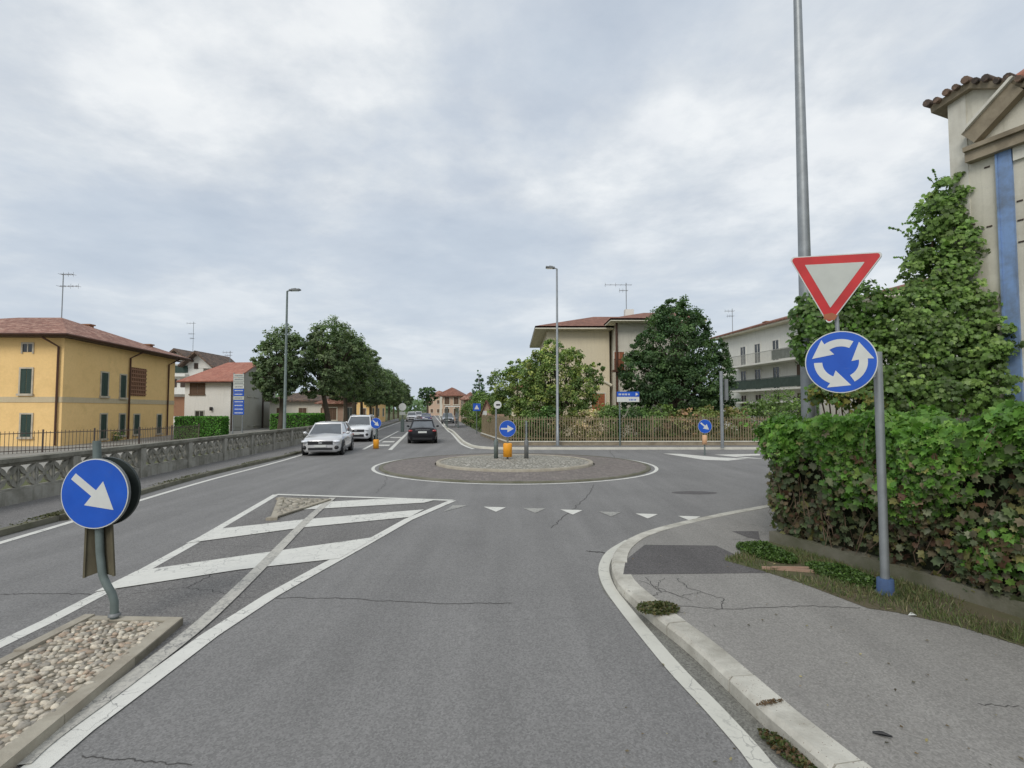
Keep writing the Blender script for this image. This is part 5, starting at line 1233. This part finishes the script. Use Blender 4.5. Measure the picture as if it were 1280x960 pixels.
leaves('shoot_leaves', sp_, sn_, rng.uniform(.035, .08, len(sp_)), palette(len(sp_), CG*1.15, None, .25), (T_C, F_C), r, 'leafc', jit=.6, down=.8)
# climbing creeper on the building
r = thing('climbing_creeper', (7.6, 9.9, .1), 'tall creeper climbing the corner of the concrete building', 'climbing plant')
lob = []
for px, py, Y, rx, rz in ((1188, 238, 9.7, .26, .26), (1196, 265, 9.6, .26, .4), (1200, 310, 9.5, .3, .45), (1182, 250, 9.75, .26, .34), (1168, 275, 9.7, .34, .4), (1188, 290, 9.6, .3, .5), (1164, 310, 9.7, .32, .42), (1190, 350, 9.5, .42, .6), (1158, 345, 9.6, .38, .45), (1148, 378, 9.6, .45, .42), (1180, 400, 9.4, .62, .6), (1207, 385, 9.3, .35, .5), (1120, 410, 9.7, .45, .5), (1150, 430, 9.5, .6, .6), (1200, 440, 9.2, .6, .55), (1240, 425, 8.95, .28, .32), (1232, 455, 8.9, .35, .4), (1110, 450, 9.6, .5, .5), (1130, 490, 9.3, .7, .5), (1190, 490, 9.1, .7, .4), (1238, 485, 8.8, .3, .3)):
    q = P(px, py, Y); lob.append((q.x-7.6, q.y-9.9, q.z-.1, rx, .38, rz))
m = MB()
for k in range(6):
    l = lob[k]; m.tube(catmull([(random.uniform(-.2, .2), 0, 0), (random.uniform(-.3, .3), .05, 2), (l[0], l[1], l[2])], 5), .02, 6)
m.build('stems', 'twig', r)
p, n_, br, idx = crown_pts(lob, 30000, .34, .3, 16)
c = palette(idx.max()+1, [(.12, .20, .045), (.15, .25, .055), (.10, .175, .04), (.18, .27, .07)], None, .1)[idx]*br[:, None]*(1+rng.normal(0, .15, (len(p), 1)))
leaves('foliage', p, n_+np.array([-.5, -.6, 0]), rng.uniform(.04, .09, len(p)), c.clip(.004, .4), (T_C, F_C), r, 'leafc', world=False, jit=.5, down=1)
# shoots on the top
pts = []; m = MB()
for px, py, ex, ey in ((1175, 245, 1160, 222), (1140, 300, 1112, 285), (1150, 285, 1128, 280), (1135, 330, 1118, 322), (1172, 232, 1166, 212)):
    a = P(px, py, 9.7); b = P(ex, ey, 9.6); pth = catmull([a, (a+b)/2+Vector((0, 0, .06)), b], 5); m.tube(pth, .004, 4, False); pts += [tuple(x) for x in pth]*2
m.build('shoots', 'twig', r, True); leaves('shoot_leaves', pts, [(0, -1, .3)]*len(pts), rng.uniform(.03, .06, len(pts)), palette(len(pts), CG), (T_C, F_C), r, 'leafc')
# creeper around lamp pole
r = thing('pole_creeper', (6.1, 10.1, .1), 'creeper mass hanging around the thick lamp pole behind the give way sign', 'climbing plant')
lob = []
for px, py, Y, rx, rz in ((1018, 395, 9.85, .38, .42), (1045, 390, 9.9, .42, .5), (1080, 385, 9.9, .42, .5), (1010, 430, 9.85, .28, .4), (1090, 420, 9.9, .35, .5), (1060, 430, 9.9, .4, .4), (1095, 490, 9.6, .35, .25), (1045, 492, 9.6, .45, .22), (1075, 500, 9.4, .5, .22)):
    q = P(px, py, Y); lob.append((q.x-6.1, q.y-10.1, q.z-.1, rx, .3, rz))
m = MB()
for l in lob: m.tube(catmull([(random.uniform(-.1, .5), 0, 0), (l[0]*.5+.2, 0, l[2]*.5), (l[0], l[1], l[2])], 5), .014, 5)
m.build('stems', 'twig', r)
p, n_, br, idx = crown_pts(lob, 7500, .38, .25, 14)
c = palette(idx.max()+1, [(.08, .16, .03), (.10, .20, .035), (.13, .22, .05), (.09, .15, .035)], None, .1)[idx]*br[:, None]*(1+rng.normal(0, .15, (len(p), 1)))
yl = (p[:, 2] < 2.6) & (rng.random(len(p)) < .35); c[yl] = np.array([.2, .19, .04])
leaves('foliage', p, n_+np.array([-.4, -.6, 0]), rng.uniform(.045, .095, len(p)), c.clip(.004, .4), (T_C, F_C), r, 'leafc', world=False, jit=.5, down=1)
# low grey wall behind creeper
mb = MB(); q = P(1040, 500, 13); mb.bar((q.x-.3, 13, 1.2), (q.x+4, 11.5, 1.2), .15, 2.5); o = mb.build('garden_wall', 'cpale', None, True); tag(o, 'pale garden wall glimpsed behind the creepers', 'wall')

# weeds and grass
def weed(pxs, n, size, h, cols, label, spread, z=.115, shape=(T_Q, F_Q), name='weed_clump'):
    g = G(pxs[0], pxs[1], z); p = []; nn = []
    for _ in range(n):
        a = random.uniform(0, 2*PI); q = random.random()**.6; u = math.cos(a)*q*spread[0]; w = math.sin(a)*q*spread[1]
        pt = g+hd*u+HN*w; p.append((pt.x, pt.y, z+random.uniform(.0, h)*(1-q*.7)+.01)); nn.append((random.gauss(0, .4), random.gauss(0, .4), 1))
    o = leaves(name, p, nn, rng.uniform(.6, 1.3, n)*size, palette(n, cols, None, .25), shape, None, 'leafc'); tag(o, label, 'weeds', 'weeds along the pavement'); return o
WG = [(.08, .14, .035), (.10, .17, .04), (.065, .12, .03)]
weed((957, 694), 3600, .04, .19, WG, 'leafy weed clump beside the dark pavement patch at the hedge corner', (.48, .24))
weed((1054, 722), 3600, .038, .15, WG, 'weed clump on the verge just left of the sign pole', (.5, .22))
weed((822, 762), 900, .035, .06, [(.09, .10, .035), (.06, .08, .025), (.13, .11, .05)], 'brownish weed growing across the kerb gap', (.16, .22), z=.12)
weed((985, 942), 900, .03, .05, [(.09, .09, .03), (.06, .09, .03), (.14, .09, .05)], 'small weed in the gutter at the bottom of the kerb', (.22, .07), z=.01)
weed((962, 880), 260, .014, .015, [(.16, .10, .05), (.12, .08, .05)], 'rusty dry moss tuft over a kerb joint', (.025, .11), z=.12)
mb = MB(); vp = [G(*p, .12) for p in ((905, 700), (955, 714), (1000, 728), (1085, 760), (1120, 765), (1200, 783), (1280, 808))]; vp.append(vp[-1]+(vp[-1]-vp[-2])*2)
mb.prism(vp+[H2+HN*.1, H0+HN*.1-hd*.05], .1, .1195, sides=False); struct('verge', mb, 'earth')
pts = []; nn = []
vp2 = [(p.x, p.y) for p in vp]+[((H2+HN*.12).x, (H2+HN*.12).y), ((H0+HN*.12).x, (H0+HN*.12).y)]
xs = [p[0] for p in vp2]; ys = [p[1] for p in vp2]
while len(pts) < 9000:
    p = (random.uniform(min(xs), max(xs)), random.uniform(min(ys), max(ys)))
    if inside(p, vp2) and math.sin(p[0]*5)+math.sin(p[1]*4.3+1)+random.uniform(-1.3, 1.3) > -.3 and p[1] < 7.6: pts.append((p[0]+random.gauss(0, .02), p[1]+random.gauss(0, .02), .13)); nn.append((random.gauss(0, 1), random.gauss(0, 1), .2))
o = leaves('verge_grass', pts, nn, rng.uniform(.04, .11, len(pts)), palette(len(pts), [(.13, .17, .06), (.17, .18, .08), (.22, .19, .11), (.10, .14, .05)], None, .2), (T_G, F_G), None, 'leafc', jit=.3, down=-2.5); tag(o, 'thin mixed grass on the verge at the foot of the creeper hedge', 'grass', kind='stuff')
# moss/grass along left kerb
pts = []; nn = []
for _ in range(6000):
    u = random.random()*(len(L2)-1); i = int(u)
    if L2[i].y > 24 or L2[i].y < 3: continue
    q = L2[i].lerp(L2[min(i+1, len(L2)-1)], u-i)
    if math.sin(q.y*1.3)+random.uniform(-1, 1) < .2: continue
    pts.append((q.x-random.uniform(0.02, .3), q.y, .112)); nn.append((0, 0, 1))
o = leaves('kerb_moss', pts, nn, rng.uniform(.02, .06, len(pts)), palette(len(pts), [(.09, .10, .04), (.12, .11, .06)], None, .2), (T_Q, F_Q), None, 'leafc'); tag(o, 'mossy growth along the left kerb', 'moss', kind='stuff')
pts = []; nn = []
for _ in range(1100):
    k = random.randrange(0, len(Kr)-40); q = Kr[k].lerp(Kr[k+1], random.random()); n_k = Vector(((Kr[k+1]-Kr[k]).y, -(Kr[k+1]-Kr[k]).x, 0)).normalized(); w_ = -abs(random.gauss(0, .09))-.02
    q = q-n_k*w_*(1 if random.random() < .75 else 4)
    pts.append((q.x, q.y, .014)); nn.append((0, 0, 1))
for _ in range(90):
    q = G(random.uniform(780, 1280), random.uniform(690, 960), .12); pts.append((q.x, q.y, .128 if inside((q.x, q.y), [(p.x, p.y) for p in Kin]+[(90, -20)]) else .014)); nn.append((0, 0, 1))
o = leaves('leaf_litter', pts, nn, rng.uniform(.012, .038, len(pts)), palette(len(pts), [(.22, .15, .08), (.14, .11, .07), (.3, .25, .12), (.1, .09, .07)], None, .3), (T_Q, F_Q), None, 'leafc', jit=.25); tag(o, 'small dry leaves and grit scattered along the right gutter and pavement', 'leaf litter', kind='stuff')
# litter
g = G(1103, 920, .118); mb = MB(); mb.add([(-.05, 0, 0), (-.02, -.012, .004), (.03, -.01, .006), (.055, .004, .002), (.02, .014, .008), (-.03, .012, .006)], [(0, 1, 2, 3, 4, 5)]); mb.tube([(-.05, 0, .005), (0, .0, .012), (.05, .0, .006)], [.006, .012, .005], 6)
o = mb.build('litter_scrap', 'black'); o.location = g+Vector((0, 0, .004)); o.rotation_euler.z = -.5; tag(o, 'small dark scrap of litter lying on the right pavement', 'litter')
g = G(1140, 770, .12); mb = MB(); mb.add([(-.04, 0, 0), (0, -.02, .01), (.05, 0, 0), (.01, .03, .02)], [(0, 1, 2, 3)]); mb.add([(-.02, .02, .0), (.02, .0, .03), (.03, .04, .01)], [(0, 1, 2)]); o = mb.build('paper_scrap', 'white'); o.location = g+Vector((0, 0, .006)); tag(o, 'crumpled white paper scrap on the grass verge edge', 'litter')
g = G(985, 712, .125); mb = MB(); mb.bar((-.3, .05, 0), (.35, -.12, 0), .03, .03); mb.bar((-.2, .0, .02), (.25, -.02, .02), .025, .02); o = mb.build('wooden_sticks', 'pinkbrick'); o.location = g+Vector((0, 0, .01)); tag(o, 'reddish broken sticks between the two weed clumps', 'debris')

# ================================================================ CARS
def make_car(name, loc, fwd, kind, paintm, label, detail=True, group='cars on the road'):
    ang = math.atan2(fwd[1], fwd[0]); r = thing(name, loc, label, 'car', group, rz=ang)
    if kind == 'hatch': st = [(2.16, .45, .58, .42), (2.14, .60, .70, .24), (2.02, .76, .77, .17), (1.75, .85, .84, .17), (1.35, .885, .90, .17), (.98, .895, .955, .17), (.2, .90, .97, .17), (-.9, .90, .99, .17), (-1.6, .88, 1.0, .18), (-2.0, .83, .98, .22), (-2.13, .76, .92, .28), (-2.17, .62, .70, .4)]; gh = [(1.02, .95), (.28, 1.44), (-1.15, 1.45), (-1.95, 1.0)]; k = 1
    elif kind == 'suv': st = [(2.24, .5, .72, .5), (2.22, .66, .86, .30), (2.10, .82, .96, .22), (1.75, .90, 1.03, .22), (1.3, .93, 1.07, .22), (1.0, .935, 1.09, .22), (.2, .94, 1.10, .22), (-.9, .94, 1.12, .22), (-1.7, .92, 1.13, .22), (-2.1, .87, 1.12, .28), (-2.22, .8, 1.05, .32), (-2.26, .66, .8, .45)]; gh = [(1.0, 1.08), (.28, 1.66), (-1.45, 1.66), (-2.1, 1.13)]; k = 1.1
    else: st = [(2.28, .45, .56, .42), (2.26, .60, .68, .24), (2.12, .78, .76, .17), (1.8, .86, .83, .17), (1.4, .89, .89, .17), (1.0, .90, .935, .17), (.2, .905, .95, .17), (-.9, .905, .97, .17), (-1.6, .895, .99, .18), (-2.05, .86, 1.0, .22), (-2.25, .79, .96, .26), (-2.3, .66, .72, .38)]; gh = [(1.05, .93), (.33, 1.41), (-.95, 1.42), (-1.72, .985)]; k = 1
    vs = []; ns = 14
    for x, hw, zt, zb in st:
        half = [(0, zb), (hw*.86, zb), (hw*.97, zb+.07), (hw, zb+(zt-zb)*.38), (hw*.995, zb+(zt-zb)*.62), (hw*.965, zb+(zt-zb)*.86), (hw*.86, zt-.012), (0, zt+.035)]
        ring_ = half+[(-y, z) for y, z in half[-2:0:-1]]
        vs += [(x, y, z) for y, z in ring_]
    n = len(ring_); m = MB(); m.add(vs, [(i*n+j, i*n+(j+1) % n, (i+1)*n+(j+1) % n, (i+1)*n+j) for i in range(len(st)-1) for j in range(n)]+[tuple(range(n))[::-1], tuple(range((len(st)-1)*n, len(st)*n))])
    body = m.build('body', paintm, r, sharp=50)
    bw = .80*(1.02 if kind == 'suv' else 1); rw = .60*(1.05 if kind == 'suv' else 1)
    (x0, z0), (x1, z1), (x2, z2), (x3, z3) = gh; z0 -= .03; z3 -= .03
    b = [(x0+.02, bw-.04, z0), (x1, rw, z1), (x2, rw, z2), (x3, bw-.06, z3)]
    def side(s): return [Vector((x, y*s, z)) for x, y, z in b]
    Lf = side(1); Rt = side(-1); e = .0
    m = MB(); m.add([Lf[0], Rt[0], Rt[1], Lf[1]], [(0, 1, 2, 3)]); m.build('windscreen', 'carglass', body)
    m = MB(); m.add([Lf[3], Rt[3], Rt[2], Lf[2]], [(3, 2, 1, 0)]); m.build('rear_window', 'carglass', body)
    for S_ in (Lf, Rt): m = MB(); m.add(S_, [(0, 1, 2, 3)]); m.build('side_window', 'carglass', body)
    m = MB(); rf_ = []
    for t in (-1, 0, 1, 2, 3, 4, 5, 6, 7):
        if t in (-1, 7):
            for y in (-rw-.02, -rw*.9, 0, rw*.9, rw+.02): rf_.append((x1+.07 if t < 0 else x2-.09, y, (z1 if t < 0 else z2)-.035))
            continue
        f = t/6; x = x1+.05+(x2-.07-x1-.05)*f; zz = (z1+(z2-z1)*f)+.045*math.sin(PI*f)
        for y, dz in ((-rw-.02, -.02), (-rw*.9, .025), (0, .05), (rw*.9, .025), (rw+.02, -.02)): rf_.append((x, y, zz+dz))
    m.add(rf_, [(i*5+j, i*5+j+1, (i+1)*5+j+1, (i+1)*5+j) for i in range(8) for j in range(4)], True); m.build('roof', paintm, body)
    m = MB()
    for S_ in (Lf, Rt):
        m.tube([S_[0], S_[1]], .035, 6); m.tube([S_[1], S_[2]], .03, 6); m.tube([S_[2], S_[3]], .055, 6)
        mx = (x1+x2)/2-.1; top = S_[1].lerp(S_[2], .55); bot = Vector((top.x-.05, S_[0].y*1.0, z0)); m.tube([top, bot], .035, 6)
    m.build('pillars', paintm, body)
    wr = .325*k; wx = (1.36, -1.33)
    for x in wx:
        for s in (-1, 1):
            hw = .90 if kind != 'suv' else .94
            M3 = Matrix.Rotation(-s*PI/2, 3, 'X')
            m = MB(); m.lathe([(.001, 0), (wr+.06, 0), (wr+.065, -.06)], 24, (x, s*(hw+.004), wr+.01), M3); m.build('wheel_arch', 'black', body)
            m = MB(); m.lathe([(wr*.62, -.2), (wr*.95, -.2), (wr, -.16), (wr, -.03), (wr*.95, .008), (wr*.68, .012), (wr*.66, -.02)], 28, (x, s*(hw+.01), wr), M3); ty = m.build('wheel', 'tyre', r)
            m = MB(); m.lathe([(.001, .01), (.06, .01), (.07, -.005)], 12, (x, s*(hw+.01), wr), M3); m.lathe([(wr*.58, .006), (wr*.67, .01), (wr*.67, -.02)], 28, (x, s*(hw+.01), wr), M3)
            for q in range(5):
                a = 2*PI*q/5; m.bar((x, s*(hw+.008), wr), (x+math.cos(a)*wr*.62, s*(hw+.008), wr+math.sin(a)*wr*.62), .05, .02, up=(0, 1, 0)); 
            m.build('rim', 'rim', ty)
    fz = 0 if kind != 'suv' else .14; fx = st[1][0]
    # front
    m = MB(); m.box((fx+.005, 0, .60+fz), (.07, 1.08, .16)); m.build('grille', 'black', body)
    m = MB(); m.box((fx+.04, 0, .605+fz), (.02, .16, .09)); m.build('badge', 'chrome', body)
    for z_ in (.67+fz,): m = MB(); m.box((fx+.025, 0, z_), (.03, 1.02, .015)); m.build('grille_trim', 'chrome', body)
    m = MB(); m.box((fx+.01, 0, .33+fz*.7), (.08, 1.05, .10 if kind != 'suv' else .17)); m.build('lower_intake', 'black', body)
    m = MB(); m.box((fx+.045, 0, .46+fz*.6), (.02, .52, .11)); m.build('number_plate', 'white', body)
    for s in (-1, 1):
        m = MB(); m.ell((fx-.10, s*.66, .66+fz), (.17, .2, .075), 12, 8, Matrix.Rotation(-s*.55, 3, 'Z')); m.build('headlight', 'lamp', body)
        m = MB(); m.ell((fx-.07, s*.68, .39+fz*.7), (.1, .13, .085), 12, 8, Matrix.Rotation(-s*.5, 3, 'Z')); m.build('fog_lamp', 'black', body)
        m = MB(); m.ell((.78, s*(.98+(.03 if kind == 'suv' else 0)), 1.0+fz*1.0), (.09, .1, .07), 10, 7); m.bar((.78, s*.86, .97+fz), (.78, s*.95, .99+fz), .04, .03); m.build('mirror', paintm, body)
        m = MB(); m.ell((st[-2][0]+.06, s*.68, .80+fz*1.2), (.12, .19, .075), 12, 8, Matrix.Rotation(s*.35, 3, 'Z')); m.build('tail_light', 'tail', body)
    rx = st[-1][0]
    m = MB(); m.box((rx+.005, 0, .72+fz), (.03, .52, .11)); m.build('number_plate', 'white', body)
    m = MB(); m.box((rx+.05, 0, .86+fz), (.08, .9, .02)); m.build('boot_trim', 'chrome', body)
    m = MB(); m.box((rx+.03, 0, .33+fz*.5), (.06, 1.2, .14)); m.build('rear_diffuser', 'black', body)
    m = MB(); m.box((0, 0, .19+fz*.3), (3.9, 1.5, .06)); m.build('underbody', 'black', body)
    if kind == 'suv':
        for s in (-1, 1): m = MB(); m.tube([(x1-.1, s*rw*.95, z1+.08), (x2+.1, s*rw*.95, z2+.09)], .02, 6); m.build('roof_rail', 'chrome', body)
    return r
d_on = (.14, -1); d_off = (-.145, 1)
def carpos(px, py, fwd, half=2.1): g = G(px, py); f = Vector((fwd[0], fwd[1], 0)).normalized(); return g, f
g = G(401, 570); f = Vector((.15, -1, 0)).normalized(); c = g-f*2.0; make_car('silver_car', (c.x, c.y, 0), f, 'hatch', 'carsilver', 'silver white hatchback coming toward the camera beside the left pavement')
g = G(445, 552.5); f = Vector((.13, -1, 0)).normalized(); c = g-f*2.0; make_car('white_suv', (c.x, c.y, 0), f, 'suv', 'carwhite', 'taller white car following just behind the silver hatchback')
g = G(528, 554.5); f = Vector((-.16, 1, 0)).normalized(); c = g+f*2.0; make_car('black_car', (c.x, c.y, 0), f, 'sedan', 'carblack', 'black saloon seen from behind driving away past the roundabout')
f = Vector((-.1455, 1, 0)).normalized(); c = P(533, 520, 84); make_car('blue_car', (c.x, 84, 0), f, 'hatch', 'carblue', 'dark blue car far ahead beyond the black saloon', group='cars far down the road')
c = P(517, 520, 95); make_car('white_van_car', (c.x-.3, 95, 0), -f, 'suv', 'carwhite', 'white car far away parked under the end of the tree row', group='cars far down the road')
c = P(523, 518, 112); make_car('white_far_car', (c.x, 112, 0), -f, 'suv', 'carsilver', 'silver car farther still behind the parked white one', group='cars far down the road')
c = P(558, 520, 78); make_car('dark_parked_car', (c.x+.2, 78, .1), -f, 'hatch', 'cargrey', 'dark grey car parked by the far right pavement', group='cars far down the road')

# ================================================================ CAMERA, LIGHT, WORLD
cam = bpy.data.cameras.new('camera'); co = bpy.data.objects.new('camera', cam); COL.objects.link(co); scene.camera = co
co.location = (0, 0, H); co.rotation_euler = (PI/2+PITCH, 0, 0); cam.sensor_width = 36; cam.lens = 36*F/1280; cam.clip_end = 5000; cam.clip_start = .05
EL, AZ = R(40), R(203)
sun = bpy.data.lights.new('sun', 'SUN'); sun.energy = 1.5; sun.angle = R(25); sun.color = (1, .96, .9); so = bpy.data.objects.new('sun', sun); COL.objects.link(so)
sd_ = Vector((math.sin(AZ)*math.cos(EL), math.cos(AZ)*math.cos(EL), math.sin(EL))); so.rotation_euler = (-sd_).to_track_quat('-Z', 'Y').to_euler(); so.location = sd_*50
w = bpy.data.worlds.new('World'); scene.world = w; w.use_nodes = True; t = w.node_tree
bg = t.nodes['Background']; sky = t.nodes.new('ShaderNodeTexSky'); sky.sky_type = 'NISHITA'; sky.sun_disc = False; sky.sun_elevation = EL; sky.sun_rotation = AZ; sky.air_density = 1.5; sky.dust_density = 3
tc = t.nodes.new('ShaderNodeTexCoord'); sx = t.nodes.new('ShaderNodeSeparateXYZ'); t.links.new(tc.outputs['Generated'], sx.inputs[0])
def math_(op, a, b=None, c=None):
    n = t.nodes.new('ShaderNodeMath'); n.operation = op
    for i, v in enumerate((a, b, c)):
        if v is None: continue
        if hasattr(v, 'node'): t.links.new(v, n.inputs[i])
        else: n.inputs[i].default_value = v
    return n.outputs[0]
zc = math_('ADD', math_('MAXIMUM', sx.outputs[2], 0), .13)
cx = t.nodes.new('ShaderNodeCombineXYZ'); t.links.new(math_('DIVIDE', sx.outputs[0], zc), cx.inputs[0]); t.links.new(math_('DIVIDE', sx.outputs[1], zc), cx.inputs[1]); cx.inputs[2].default_value = 3.7
v = cx.outputs[0]
n1 = noise(t, v, 1.0, 9, .58, .12); n2 = noise(t, v, 3.1, 7, .58, .1); n3 = noise(t, v, .35, 3, .5)
base = ramp(t, n1, [(.36, (.54, .605, .685)), (.46, (.61, .665, .73)), (.53, (.71, .75, .785)), (.61, (.88, .90, .905))])
fine = ramp(t, n2, [(.3, (.90, .91, .93)), (.55, (1, 1, 1)), (.72, (1.07, 1.06, 1.045))])
cl = mix(t, 1, base, fine, 'MULTIPLY'); big = ramp(t, n3, [(.35, (.95, .96, .98)), (.65, (1.04, 1.03, 1.02))]); cl = mix(t, 1, cl, big, 'MULTIPLY')
hz = ramp(t, sx.outputs[2], [(0, 1), (.12, .6), (.38, 0)]); cl = mix(t, hz, cl, (.56, .635, .73))
skc = t.nodes.new('ShaderNodeVectorMath'); skc.operation = 'SCALE'; skc.inputs['Scale'].default_value = 1.0; t.links.new(sky.outputs[0], skc.inputs[0])
scl = t.nodes.new('ShaderNodeVectorMath'); scl.operation = 'SCALE'; scl.inputs['Scale'].default_value = 10.8; t.links.new(cl, scl.inputs[0])
fin = mix(t, .93, skc.outputs[0], scl.outputs[0]); t.links.new(fin, bg.inputs[0]); bg.inputs[1].default_value = .1
scene.view_settings.view_transform = 'Standard'; scene.view_settings.look = 'None'; scene.view_settings.exposure = 0
scene.render.engine = 'CYCLES'; scene.cycles.max_bounces = 6
